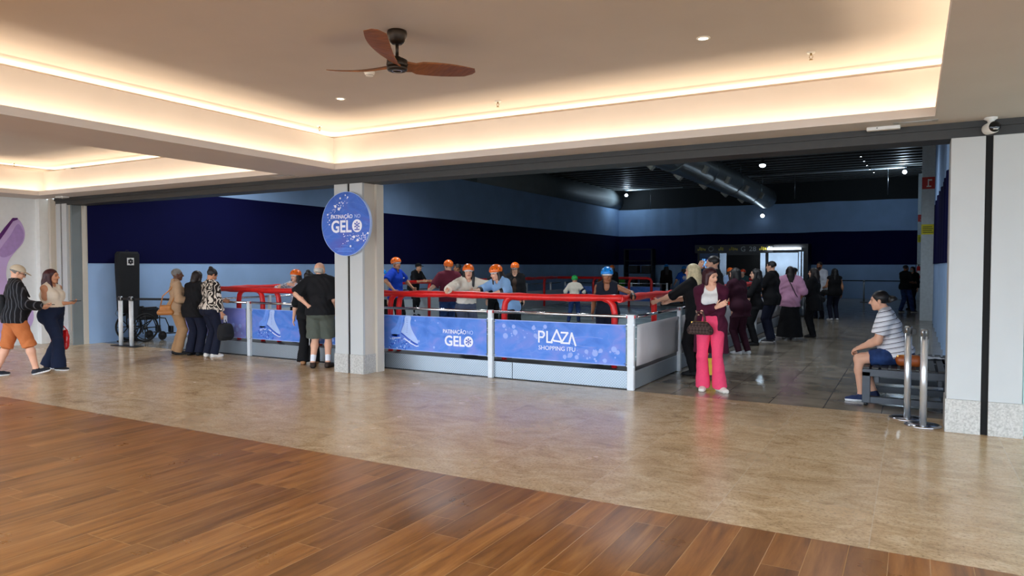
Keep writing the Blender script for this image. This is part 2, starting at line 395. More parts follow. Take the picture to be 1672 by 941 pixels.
banded('wall_hall_left', (-15.1, 8.6), (-15.1, 39.5), (1, 0), (-15.3, -15.12, 8.3, 39.7), .003, 'light blue and navy banded cloth wall on the left of the rink')
banded('wall_hall_back', (-15.1, 39.5), (1.2, 39.5), (0, -1), (-15.3, 1.4, 39.55, 39.7), .012, 'light blue and navy cloth wall behind the rink', 4.9, .12, .02, DARKW)
banded('wall_hall_right', (.56, 8.66), (.56, 39.5), (-1, 0), (.72, .9, 8.62, 39.7), .035, 'folded blue curtain wall along the right of the hall', 5.2, .05, .05)
# bulged grey duct casing above the left wall drape
mb = MB(); prof = [(-15.12, 4.95), (-14.98, 5.0), (-14.86, 5.15), (-14.8, 5.4), (-14.84, 5.7), (-14.95, 5.95), (-15.12, 6.0)]
vs = [(x, y, z) for y in (8.7, 23.9) for x, z in prof]
mb.add([(x, y, z) for y in (23.95, 39.5) for x, z in prof], [(i, i + 1, i + 8, i + 7) for i in range(6)] + [tuple(range(7)), tuple(range(13, 6, -1))], 0, True)
structure(mb.build('trim_5', GREYW), 'bulged grey casing above the left cloth wall', 'trim')
# roof of ribbed metal sheet
mb = MB(); n = 40
vs = []; y0, y1 = 8.6, 39.7
prof = []
for i in range(n):
    a = y0 + (y1 - y0) * i / n; s = (y1 - y0) / n
    prof += [(a, 5.95), (a + s * .3, 5.95), (a + s * .32, 6.14), (a + s * .98, 6.14)]
m_ = len(prof)
mb.add([(x, a, z) for x in (-15.3, 1.4) for a, z in prof], [(i, i + 1, m_ + i + 1, m_ + i) for i in range(m_ - 1)]); mb.m = [1 if i % 4 == 0 else 0 for i in range(m_ - 1)]
mb.box(-15.3, 1.4, 8.6, 39.7, 6.15, 6.2)
structure(mb.build('ceiling_hall', [mat('roof_sheet', (58, 58, 56), .6, .2), mat('roof_purlin', (150, 152, 148), .5, .2)]), 'dark ribbed metal roof of the rink hall', 'ceiling')
# white columns against the right wall
for k, (x0, x1, y, zt) in enumerate(((.2, .56, 24.5, 5.98), (.17, .5, 38.6, 5.98))):
    r = empty('column', ((x0 + x1) / 2, y, 0)); structure(r, ('white column beside the blue curtain, yellow sign on it', 'white column in the far right corner, fire extinguisher on it')[k], 'column')
    w = (x1 - x0) / 2
    MB().box(-w, w, 0, .4, 0, zt, 0, .01).build('shaft', mat('column_paint', (196, 206, 210), .5), r)
    for nm, z0, z1, rgb in (('red_sign', 3.93, 4.28, (186, 30, 24)), ('yellow_sign', 2.58, 2.88, (226, 216, 30))):
        if k: z0, z1 = (3.72, 4.05) if nm == 'red_sign' else (2.75, 3.1)
        zc = (z0 + z1) / 2; h = (z1 - z0) / 2
        s = empty(nm, ((x0 + x1) / 2, y, zc), 0, '%s square sign high on the %s' % (nm[:-5], ('white column beside the blue curtain', 'white column in the far right corner')[k]), 'sign')
        MB().box(-w + .005, w - .005, -.012, -.001, -h, h).build('plate', mat(nm, rgb, .5, var=.04), s)
        if nm == 'red_sign':
            MB().box(-.06, .06, -.018, -.012, -h + .06, -h + .09).box(-.03, .0, -.018, -.012, -h + .09, h - .06).box(0, .08, -.018, -.012, h - .11, h - .07).build('pictogram', M['white'], s)
        else:
            m2 = MB()
            for q in range(4): m2.box(-w + .04, w - .05 - .03 * (q % 2), -.018, -.012, -h + .05 + q * .055, -h + .07 + q * .055)
            m2.build('sign_lines', mat('sign_ink', (90, 90, 20), .6), s)
# ================================================================== CEILING FITTINGS
def blade_mesh(mb, R, ang):
    n = 14; vs = []; ca, sa = math.cos(ang), math.sin(ang)
    for i in range(n + 1):
        t = i / n; r = .05 + (R - .05) * t
        w = .045 + .052 * math.sin(min(1, t * 1.15) * PI * .62) if t < .9 else .09 * math.sqrt(max(0, 1 - ((t - .9) / .103) ** 2)) + .004
        if t < .16: w = .052 - .05 * t
        tw = .42 * (1 - t) + .12; dz = .055 * t ** 1.5 - .004; sw = -.10 * math.sin(t * PI) * .35
        for s_ in (-1, 1):
            for k in (-1, 1):
                y = sw + s_ * w; z = dz - s_ * w * tw + k * .006 * (1.4 - t)
                vs.append((r * ca - y * sa, r * sa + y * ca, z))
    fs = [(0, 1, 3, 2)]
    for i in range(n):
        o = i * 4; q = o + 4
        fs += [(o, o + 2, q + 2, q), (o + 1, q + 1, q + 3, o + 3), (o, q, q + 1, o + 1), (o + 2, o + 3, q + 3, q + 2)]
    fs.append((n * 4, n * 4 + 2, n * 4 + 3, n * 4 + 1)); mb.add(vs, fs, 0, False)
BR = mat('bronze_fan_metal', (46, 38, 32), .4, .6)
fan = empty('ceiling_fan', (-3.9, 4.89, TOP - .29), 0, 'three-bladed wooden ceiling fan on a dark metal rod', 'ceiling fan')
MB().lathe([(.0, .29), (.082, .29), (.086, .275), (.083, .25), (.07, .20), (.058, .19), (.04, .175), (.0, .175)], n=28).build('canopy', BR, fan)
MB().tube([(0, 0, .08), (0, 0, .2)], .0145).lathe([(.014, .075), (.03, .07), (.035, .05), (.02, .04)], n=16).build('rod', BR, fan)
MB().lathe([(.0, .055), (.06, .055), (.088, .04), (.092, .0), (.085, -.02), (.0, -.02)], n=32).build('motor_housing', BR, fan)
h_ = MB().lathe([(.0, -.02), (.088, -.02), (.09, -.035), (.08, -.05), (.05, -.052), (.05, -.046), (.0, -.046)], n=32).build('hub', BR, fan)
MB().lathe([(.036, -.053), (.041, -.056), (.046, -.053)], n=28, cap=False).build('hub_ring', M['chrome'], h_)
for a in (64, 182, 296):
    mb = MB(); blade_mesh(mb, .775, math.radians(a)); mb.build('blade', M['walnut'], fan)

LAMPW = emit('lamp_disc', (255, 236, 206), 9.)
for i, (x, y, lb) in enumerate(((-1.65, 6.37, 'small round recessed ceiling light on the fan ceiling, nearest the right coffer edge'), (-6.05, 6.50, 'small round recessed ceiling light below and left of the ceiling fan'))):
    r = empty('downlight', (x, y, TOP), 0, lb, 'ceiling light', 'recessed lights around the ceiling fan')
    MB().lathe([(.042, 0), (.06, 0), (.06, -.006), (.046, -.01), (.042, -.004)], n=28, cap=False).build('trim_ring', M['white'], r)
    MB().lathe([(.0, -.002), (.043, -.002), (.043, -.005), (.0, -.006)], n=24).build('lamp', LAMPW, r)
    l = bpy.data.lights.new('downlight_beam', 'SPOT'); l.energy = 22; l.color = (1, .85, .66); l.spot_size = 1.9; l.spot_blend = .6; l.shadow_soft_size = .04
    o = bpy.data.objects.new('downlight_beam', l); C.objects.link(o); o.location = (x, y, TOP - .02)
BRASS = mat('sprinkler_brass', (150, 128, 86), .35, .8)
for x, y, lb in ((-.87, 7.3, 'fire sprinkler near the right end of the big coffer'), (-4.47, 7.56, 'fire sprinkler hanging from the ceiling beyond the fan'), (-7.5, 7.62, 'fire sprinkler in the corner of the big coffer'), (-15.4, 7.38, 'fire sprinkler in the smaller coffer at the left')):
    r = empty('sprinkler', (x, y, TOP), 0, lb, 'sprinkler', 'fire sprinklers in the coffers')
    MB().lathe([(.0, 0), (.04, 0), (.036, -.008), (.014, -.01), (.0, -.01)], n=20).build('escutcheon', M['white'], r)
    b = MB().tube([(0, 0, -.01), (0, 0, -.03)], .01, 10).build('body', BRASS, r)
    MB().tube([(-.013, 0, -.03), (-.016, 0, -.045), (0, 0, -.068)], .003, 6).tube([(.013, 0, -.03), (.016, 0, -.045), (0, 0, -.068)], .003, 6).build('yoke', BRASS, r)
    MB().lathe([(.0, -.066), (.018, -.068), (.018, -.072), (.0, -.072)], n=12).build('deflector', BRASS, r)
r = empty('smoke_detector', (-4.95, 5.75, TOP), 0, 'white dome smoke detector on the ceiling beside the fan', 'smoke detector')
MB().lathe([(.0, 0), (.055, 0), (.058, -.012), (.055, -.02), (.0, -.02)], n=28).build('base', M['white'], r)
hd = MB().lathe([(.05, -.02), (.05, -.03), (.038, -.048), (.03, -.052), (.0, -.053)], n=28).build('head', M['white'], r)
MB().lathe([(.0375, -.0445), (.043, -.0435), (.043, -.0385), (.0375, -.0395)], n=28, cap=False).build('slot', M['dark'], hd)
# soffit fittings
r = empty('access_panel', (-8.64, 7.98, SOF), 0, 'flush square access panel in the soffit above the round sign', 'access panel')
MB().box(-.22, .22, -.1, .1, -.006, -.0005).build('panel', mat('panel_plaster', (206, 200, 194), .8), r)
MB().box(-.23, .23, -.11, -.1, -.004, -.0005).box(-.23, .23, .1, .11, -.004, -.0005).box(-.23, -.22, -.1, .1, -.004, -.0005).box(.22, .23, -.1, .1, -.004, -.0005).build('frame', mat('seam_grey', (140, 136, 130), .8), r)
r = empty('air_grille', (.0, 7.98, SOF), 0, 'flush grey air grille in the soffit by the coffer corner', 'air vent')
MB().box(-.19, .19, -.055, .055, -.004, -.0005).build('frame', mat('grille_grey', (170, 170, 168), .6), r)
MB().box(-.14, .14, -.04, .04, -.007, -.004).build('grille_panel', mat('grille_light', (190, 190, 188), .6), r)
r = empty('ceiling_sensor', (-.28, 8.1, SOF), 0, 'short white box fixed to the soffit edge above the opening', 'sensor box')
MB().box(-.15, .15, -.035, .035, -.035, -.0, 0, .008).build('housing', M['white'], r)
MB().box(-.06, -.05, -.037, -.034, -.02, -.01).build('indicator', M['dark'], r)
r = empty('ceiling_sensor', (-15.0, 8.06, SOF), 0, 'small white ceiling sensor above the left end of the opening', 'sensor')
MB().box(-.13, .13, -.07, .07, -.03, 0, 0, .012).build('housing', M['white'], r)
MB().lathe([(.0, -.045), (.02, -.04), (.03, -.03)], n=16).build('lens', M['panel'], r)
r = empty('security_camera', (.62, 8.1, SOF), .35, 'white security camera with a dark lens face above the right pillar', 'camera')
MB().lathe([(.0, 0), (.055, 0), (.055, -.015), (.03, -.03), (.02, -.06), (.0, -.06)], n=20).build('mount', M['white'], r)
body = MB().lathe([(.0, .09), (.035, .085), (.052, .06), (.056, .0), (.056, -.06), (.05, -.075)], (0, 0, -.1), 24, axis='y').build('body', M['white'], r)
MB().lathe([(.05, -.074), (.05, -.084), (.03, -.095), (.0, -.098)], (0, 0, -.1), 24, axis='y').build('lens_face', mat('lens_black', (10, 10, 12), .12), body)
MB().box(-.02, .02, -.1, -.094, -.128, -.121).build('badge', M['white'], body)

# ================================================================== ROUND SIGN
def print_blue(name, c0, c1, c2, sx=1.2):
    t = NT(name); co = t.n('ShaderNodeTexCoord').outputs['Object']
    mp = t.n('ShaderNodeMapping'); mp.inputs['Scale'].default_value = (sx, 1, 2.2); t.l(co, mp.inputs[0])
    n = t.n('ShaderNodeTexNoise'); n.inputs['Scale'].default_value = 1.4; n.inputs['Detail'].default_value = 2; n.inputs['Distortion'].default_value = 1.6; t.l(mp.outputs[0], n.inputs['Vector'])
    c = t.ramp(n.outputs[0], [(.25, lin(c0)), (.5, lin(c1)), (.75, lin(c2))])
    w = t.n('ShaderNodeTexNoise'); w.inputs['Scale'].default_value = 1.1; w.inputs['Detail'].default_value = 1; w.inputs['Distortion'].default_value = 3.; t.l(mp.outputs[0], w.inputs['Vector'])
    line = t.ramp(w.outputs[0], [(.485, (0, 0, 0)), (.5, (1, 1, 1)), (.515, (0, 0, 0))])
    c = t.mix(t.math('MULTIPLY', line, .07), c, lin((206, 222, 255)))
    t.set(Base_Color=c, Roughness=.45); t.b.inputs['Specular IOR Level'].default_value = .3; return t.m
PBLUE = print_blue('printed_blue', (56, 106, 200), (84, 134, 222), (128, 142, 222))
SBLUE = print_blue('sign_blue', (40, 84, 176), (62, 108, 204), (84, 92, 184), .8)
INKW = mat('white_print', (238, 240, 252), .4, var=.02); INKL = mat('pale_blue_print', (176, 200, 246), .4, var=.05)
INKD = mat('deep_blue_print', (24, 70, 190), .4, var=.1); INKM = mat('mid_blue_print', (110, 156, 240), .4, var=.08)
def disc(mb, x, z, r, y, n=14, mi=0): mb.add([(x + r * math.cos(2 * PI * k / n), y, z + r * math.sin(2 * PI * k / n)) for k in range(n)], [tuple(range(n))], mi)
def snowflake(mb, x, z, r, y):
    for k in range(6):
        a = PI / 3 * k + PI / 6; c, s_ = math.cos(a), math.sin(a)
        def bar(p, q, w):
            d = Vector((q[0] - p[0], q[1] - p[1])); d.normalize(); nn = Vector((-d.y, d.x)) * w
            mb.add([(p[0] + nn.x, y, p[1] + nn.y), (q[0] + nn.x, y, q[1] + nn.y), (q[0] - nn.x, y, q[1] - nn.y), (p[0] - nn.x, y, p[1] - nn.y)], [(0, 1, 2, 3)])
        bar((x, z), (x + c * r, z + s_ * r), r * .09)
        for f in (.5, .78):
            for sg in (-1, 1):
                b = a + sg * PI / 4; p = (x + c * r * f, z + s_ * r * f)
                bar(p, (p[0] + math.cos(b) * r * .3, p[1] + math.sin(b) * r * .3), r * .08)
sign = empty('round_sign', (-7.51, 8.17, 2.285), 0, 'round blue hanging sign reading PATINAÇÃO NO GELO on the white pillar', 'sign')
MB().lathe([(.0, -.014), (.482, -.014), (.486, -.008), (.486, .03), (.0, .03)], n=72, axis='y', smooth=False).build('disc', [SBLUE], sign)
MB().lathe([(.482, -.016), (.488, -.016), (.488, .03), (.482, .03)], n=72, axis='y', smooth=False, cap=False).build('rim', INKL, sign)
text('small_lettering', 'PATINAÇÃO', .083, INKW, sign, facing_mw(-.075, -.018, .083), bold=.0012, sx=.93)
text('thin_lettering', 'NO', .083, INKL, sign, facing_mw(.24, -.018, .083), sx=.9)
text('large_lettering', 'GEL', .255, INKW, sign, facing_mw(-.085, -.018, -.125), bold=.006, sx=.93)
mb = MB(); disc(mb, .232, -.035, .097, -.0185, 32); mb.build('letter_disc', INKW, sign)
mb = MB(); snowflake(mb, .232, -.025, .055, -.02)
for x in (.195, .22, .245, .27): disc(mb, x, -.092, .012, -.02, 8)
mb.build('snowflake', INKD, sign)
rnd = random.Random(4); mb = MB()
for k in range(46):
    u = rnd.random(); x = -.36 + u * .42; z = .13 + u * .22 + rnd.gauss(0, .045); disc(mb, x, z, rnd.choice((.004, .006, .008, .008, .012)), -.0185, 8)
for x, z, rr in ((-.2, .27, .022), (-.13, .23, .024), (-.36, .15, .014), (-.1, .39, .016), (.05, .4, .013)): disc(mb, x, z, rr, -.0187, 12)
for k in range(46):
    u = rnd.random(); x = -.05 + u * .48; z = -.21 + u * .02 + rnd.gauss(0, .04); disc(mb, x, z, rnd.choice((.004, .005, .008, .01)), -.0185, 8)
for x, z, rr in ((.17, -.2, .022), (.24, -.25, .022), (.1, -.34, .018), (.44, -.15, .016), (-.05, -.3, .008), (.36, -.26, .012)): disc(mb, x, z, rr, -.0187, 12)
mb.build('snow_dots', INKW, sign)
mb = MB()
for k, w in enumerate((.19, .13, .15)): mb.box(-.02 - w, -.02 + w, -.0185, -.017, -.375 - k * .023, -.368 - k * .023)
mb.tube([(-.1, -.018, -.355), (-.08, -.018, -.325), (.0, -.018, -.32), (.08, -.018, -.345)], .004, 5); mb.build('small_print', INKM, sign)
MB().box(-.05, .05, .03, .05, -.1, .3).build('hanger', M['dark'], sign)

# ================================================================== ICE RINK
RX0, RX1, RY0, RY1 = -12.6, -3.2, 8.95, 26.2
def diamond_plate():
    t = NT('diamond_plate'); P, X, Y, Z = pos_axes(t)
    a = t.math('ADD', X, Y); sgn = None
    u = t.math('MULTIPLY', t.math('ADD', a, Z), 26.); v = t.math('MULTIPLY', t.math('SUBTRACT', a, Z), 26.)
    ck = t.math('FRACT', t.math('MULTIPLY', t.math('ADD', t.math('FLOOR', u), t.math('FLOOR', v)), .5))
    fu = t.math('ABSOLUTE', t.math('SUBTRACT', t.math('FRACT', u), .5)); fv = t.math('ABSOLUTE', t.math('SUBTRACT', t.math('FRACT', v), .5))
    l1 = t.math('MULTIPLY', t.math('LESS_THAN', fu, .16), t.math('LESS_THAN', fv, .42)); l2 = t.math('MULTIPLY', t.math('LESS_THAN', fv, .16), t.math('LESS_THAN', fu, .42))
    big = t.math('GREATER_THAN', ck, .25)
    h = t.math('ADD', t.math('MULTIPLY', l1, big), t.math('MULTIPLY', l2, t.math('SUBTRACT', 1., big)))
    t.set(Base_Color=t.mix(h, lin((150, 162, 172)), lin((192, 202, 210))), Roughness=.4, Metallic=.6); t.bump(h, .8, .004); return t.m
DP = diamond_plate()
GRATE = mat('dark_deck_grating', (58, 60, 60), .55, .4, var=.35, scale=60, bump=.5)
rink = empty('ice_rink', (0, 0, 0), 0, 'raised ice rink platform with a diamond plate metal skirt', 'ice rink')
DK = .24
MB().box(RX0 + .01, RX1 - .01, RY0 + .01, RY1 - .01, .001, .1).box(RX0 + .01, RX1 - .01, RY0 + .01, 9.34, .1, DK).box(RX0 + .01, RX1 - .01, RY1 - .4, RY1 - .01, .1, DK).box(RX0 + .01, RX0 + .5, 9.34, RY1 - .4, .1, DK).box(RX1 - .36, RX1 - .01, 9.34, RY1 - .4, .1, DK).build('deck', GRATE, rink)
def ice():
    t = NT('ice'); P, X, Y, Z = pos_axes(t)
    n = t.n('ShaderNodeTexNoise'); n.inputs['Scale'].default_value = 1.1; n.inputs['Detail'].default_value = 6; t.l(P, n.inputs['Vector'])
    t.set(Base_Color=t.ramp(n.outputs[0], [(.3, lin((128, 146, 146))), (.7, lin((156, 172, 172)))]), Roughness=t.math('ADD', t.math('MULTIPLY', n.outputs[0], .2), .15)); return t.m
MB().box(RX0 + .5, RX1 - .36, 9.34, RY1 - .4, .1, .15).build('ice_sheet', ice(), rink)
for x0, x1 in ((RX0, -10.62), (-10.60, -8.96), (-8.94, -7.42), (-7.40, -5.42), (-5.40, -5.05), (-5.04, RX1)):
    MB().box(x0, x1, RY0 - .012, RY0 + .01, .01, DK + .005, 0, .004).build('skirt_panel', DP, rink)
for y0 in range(8):
    a = RY0 + y0 * 2.1; MB().box(RX1 - .01, RX1 + .012, a, min(a + 2.09, RY1), .01, DK + .005, 0, .004).build('skirt_panel', DP, rink)
MB().box(RX0 - .012, RX0 + .01, RY0, RY1, .01, DK + .005).build('skirt_panel', DP, rink)
# low boards around the ice
BW = mat('white_board', (196, 204, 210), .5, var=.05)
for bx in ((RX0 + .48, RX1 - .34, 25.78, 25.84), (RX0 + .46, RX0 + .52, 9.4, 25.8), (RX1 - .38, RX1 - .34, 9.6, 25.8)):
    pass
MB().box(RX0 + .5, -8.2, 25.76, 25.8, .15, .75).build('board', BW, rink)
MB().box(-5.5, RX1 - .36, 25.76, 25.8, .15, .75).build('board', BW, rink)
MB().box(RX0 + .5, RX0 + .54, 9.6, 25.76, .15, .72).build('board', BW, rink)
MB().box(RX0 + .7, RX0 + 1.2, 9.36, 9.4, .15, .5).build('board', BW, rink)

# outer guard railing -------------------------------------------------
rail = empty('guard_railing', (0, 0, 0), 0, 'white posts and chrome handrail around the outside of the rink', 'railing')
FX = [-12.55, -10.55, -9.02, -7.48, -5.39, -3.225]; FY = RY0 - .04
SY = [FY + 2.02 + 2.05 * k for k in range(8)]; SX = RX1 + .035
for x in FX:
    w = .036 if x < -3.3 else .045
    p = MB().box(x - w, x + w, FY - .03, FY + .03, 0, 1.0, 0, .008).build('post', M['post'], rail)
    MB().box(x - w - .012, x - w, FY - .02, FY + .02, .955, .995).box(x + w, x + w + .012, FY - .02, FY + .02, .955, .995).build('rail_cap', M['redcap'], p)
    MB().box(x - w - .012, x + w + .012, FY - .028, FY - .02, .86, .88).box(x - w - .012, x + w + .012, FY - .028, FY - .02, .31, .33).build('clip', M['steel'], p)
for y in SY:
    p = MB().box(SX - .03, SX + .03, y - .036, y + .036, 0, 1.0, 0, .008).build('post', M['post'], rail)
    MB().box(SX - .02, SX + .02, y - .048, y - .036, .955, .995).box(SX - .02, SX + .02, y + .036, y + .048, .955, .995).build('rail_cap', M['redcap'], p)
for a, b in zip(FX, FX[1:]): MB().tube([(a + .06, FY, .975), (b - .06, FY, .975)], .021, 14).build('handrail', M['chrome'], rail)
for a, b in zip([FY] + SY, SY): MB().tube([(SX, a + .06, .975), (SX, b - .06, .975)], .021, 14).build('handrail', M['chrome'], rail)

# red padded barrier -------------------------------------------------
pad = empty('padded_barrier', (0, 0, 0), 0, 'red padded handrail on red posts around the ice', 'barrier')
PX0, PX1, PY0, PY1, PZ = -11.9, -3.5, 9.22, 24.6, 1.195
def wob(a, b, ax, r=.052):
    n = max(3, int(abs(b - a) / .16)); pts = []; rs = []
    for i in range(n + 1):
        t = a + (b - a) * i / n
        pts.append((t, PY0, PZ - .006 * math.sin(t * 2.3)) if ax == 0 else (ax, t, PZ - .006 * math.sin(t * 2.3)))
        rs.append(r + .006 * math.sin(t * 7.1) + .004 * math.sin(t * 17))
    return pts, rs
p, q = wob(PX0, PX1 + .03, 0); MB().tube(p, q, 14).build('rail', M['red'], pad)
p, q = wob(PY0 - .03, PY1, PX1); MB().tube(p, q, 14).build('rail', M['red'], pad)
p, q = wob(PY0, PY1, PX0); MB().tube(p, q, 14).build('rail', M['red'], pad)
MB().tube([(PX0, PY1, PZ), (-8.3, PY1, PZ), (-8.2, PY1, PZ - .03), (-8.15, PY1, PZ - .12), (-8.15, PY1, .1)], .05, 12).build('rail', M['red'], pad)
MB().tube([(-5.3, PY1, .1), (-5.3, PY1, PZ - .12), (-5.25, PY1, PZ - .03), (-5.15, PY1, PZ), (PX1, PY1, PZ)], .05, 12).build('rail', M['red'], pad)
def bent(x, y, dx, dy, r=.046, z0=DK):
    return MB().tube([(x, y, z0), (x, y, PZ - .2), (x + dx * .02, y + dy * .02, PZ - .1), (x + dx * .07, y + dy * .07, PZ - .035), (x + dx * .16, y + dy * .16, PZ - .005)], [r * .9, r, r, r, r * .9], 12)
for x, d in ((-11.2, 1), (-10.55, -1), (-9.1, 1), (-7.52, 1), (-5.34, 1), (-3.58, -1)): bent(x, PY0, d, 0).build('post', M['red'], pad)
for x, d in ((-10.2, -1), (-7.4, 1)): bent(x, PY0 + .07, d, 0).build('post', M['red'], pad)
for y, d in ((10.7, -1), (13.3, 1), (16., 1), (18.7, 1), (21.4, 1), (24.2, -1)): bent(PX1, y, 0, d).build('post', M['red'], pad)
for y in (11.5, 13.9, 16.3, 18.7, 21.1, 23.5): bent(PX0, y, 0, 1, .046, .15).build('post', M['red'], pad)
for x in (-10.4, -9.0): bent(x, PY1, 1, 0, .046, .15).build('post', M['red'], pad)
# second chrome rails on the far sides, white posts
far = empty('far_railing', (0, 0, 0), 0, 'white posts with thin chrome rails along the far side of the ice', 'railing')
for x in (-12.2, -10.8, -9.4, -8.0, -5.4, -4.0): MB().box(x - .03, x + .03, 25.95, 26.0, DK, 1.0, 0, .006).build('post', M['post'], far)
for a, b in ((-12.2, -8.0), (-5.4, -3.4)): MB().tube([(a, 25.97, .97), (b, 25.97, .97)], .02, 10).build('handrail', M['chrome'], far)
for y in (11., 13., 15., 17., 19., 21., 23., 25.): MB().box(-12.4, -12.34, y - .03, y + .03, DK, 1.0, 0, .006).build('post', M['post'], far)
MB().tube([(-12.37, 9.1, .97), (-12.37, 25.9, .97)], .02, 10).build('handrail', M['chrome'], far)

# banners --------------------------------------------------------------
def skate_art(b, ox, oz, s):
    P = lambda pts: [(ox + x * s, oz + z * s) for x, z in pts]
    y = -.0085
    def pl(name, polys, m):
        mb = MB()
        for k, q in enumerate(polys): mb.prism(P(q), (0, y - .0004 * k, 0), (1, 0, 0), (0, 0, 1), (0, .0035, 0))
        return mb.build(name, m, b)
    L = [(-.20, .0), (-.25, .12), (-.16, .2), (-.08, .26), (.0, .40), (.05, .53), (.19, .53), (.16, .4), (.13, .26), (.08, .12), (.02, .03), (-.08, -.02)]
    R = [(.11, .08), (.16, .22), (.22, .35), (.25, .53), (.44, .53), (.42, .38), (.44, .25), (.52, .1), (.64, -.06), (.68, -.15), (.64, -.2), (.54, -.17), (.36, -.08), (.22, .02)]
    pl('skate_boot', [spl(L, 3)], INKM); pl('skate_boot', [spl(R, 3)], INKL)
    pl('skate_sole', [[(-.24, .0), (-.2, .03), (.04, .03), (.06, -.01), (-.08, -.04), (-.2, -.04)], [(.1, .06), (.22, -.01), (.38, -.11), (.54, -.2), (.66, -.23), (.67, -.2), (.53, -.15), (.36, -.06), (.22, .03), (.12, .09)]], INKD)
    pl('skate_blade', [[(-.2, -.09), (.06, -.07), (.06, -.05), (-.2, -.07)], [(.2, -.08), (.42, -.2), (.62, -.27), (.7, -.26), (.7, -.24), (.61, -.25), (.42, -.17), (.21, -.05)]], INKW)
    mb = MB(); mb2 = MB(); rr = random.Random(int(ox * 100))
    for k in range(60):
        x = ox + s * rr.uniform(-.3, .42); z = oz + s * (rr.uniform(-.34, -.02) - max(0, (x - ox) / s - .1) * .25); a = s * rr.uniform(.008, .03); t0 = rr.random() * 3
        (mb if k % 3 else mb2).add([(x + a * math.cos(t0 + q * 1.4), y - .0006 - k * 2e-5, z + a * math.sin(t0 + q * 1.4)) for q in range(4)], [(0, 1, 2, 3)])
    mb.build('ice_chips', INKD, b); mb2.build('pale_ice_chips', INKL, b)
    mb = MB()
    for k in range(9): mb.box(ox + s * (.02 + .012 * k), ox + s * (.06 + .012 * k), y - .003, y - .001, oz + s * (.2 + .035 * k), oz + s * (.207 + .035 * k)); mb.box(ox + s * (.30 - .004 * abs(k - 4)), ox + s * (.345 - .004 * abs(k - 4)), y - .003, y - .001, oz + s * (.1 + .045 * k), oz + s * (.107 + .045 * k))
    mb.build('laces', INKD, b)
def bubbles(b, spots, m=INKL):
    mb = MB()
    for k, (x, z, r_) in enumerate(spots): disc(mb, x, z, r_, -.0075 - k * 3e-5, 14)
    return mb.build('bubbles', m, b)
SOFTB = mat('soft_bubble_print', (150, 172, 234), .4, var=.05)
def banner(x0, x1, lb, art, m=PBLUE, z0=.315, z1=.865, y=FY - .0):
    w, h = (x1 - x0) / 2, (z1 - z0) / 2
    b = empty('banner', ((x0 + x1) / 2, y, (z0 + z1) / 2), 0, lb, 'banner', 'printed banners on the rink railing')
    mb = MB(); n = 24
    mb.box(-w, w, -.006, .0, -h, h); mb.build('sheet', m, b)
    MB().box(-w, w, -.007, -.0062, h - .012, h).box(-w, w, -.007, -.0062, -h, -h + .012).build('hem', SOFTB, b)
    mb = MB()
    for sx in (-1, 1):
        for sz in (-1, 1): mb.tube([(sx * (w - .02), -.004, sz * (h - .03)), (sx * (w + .06), -.004, sz * (h - .03))], .006, 6)
    mb.build('tie', M['steel'], b)
    art(b, w, h); return b
def art_gelo(b, w, h):
    skate_art(b, -w + .30 * w, -.05, .58)
    text('small_lettering', 'PATINAÇÃO', .085, INKW, b, facing_mw(.40, -.011, .03), bold=.001, sx=.88)
    text('thin_lettering', 'NO', .085, INKL, b, facing_mw(.68, -.011, .03), sx=.85)
    text('large_lettering', 'GEL', .215, INKW, b, facing_mw(.40, -.011, -.155), bold=.005, sx=.98)
    mb = MB(); disc(mb, .655, -.08, .082, -.0115, 30); mb.build('letter_disc', INKW, b)
    mb = MB(); snowflake(mb, .655, -.08, .052, -.0125); mb.build('snowflake', INKD, b)
    bubbles(b, [(-.8 * w, -.1, .03), (-.7 * w, .1, .018), (-.35 * w, .2, .014), (-.28 * w, -.12, .02), (.1 * w, .18, .012), (.02 * w, -.2, .02)], SOFTB)
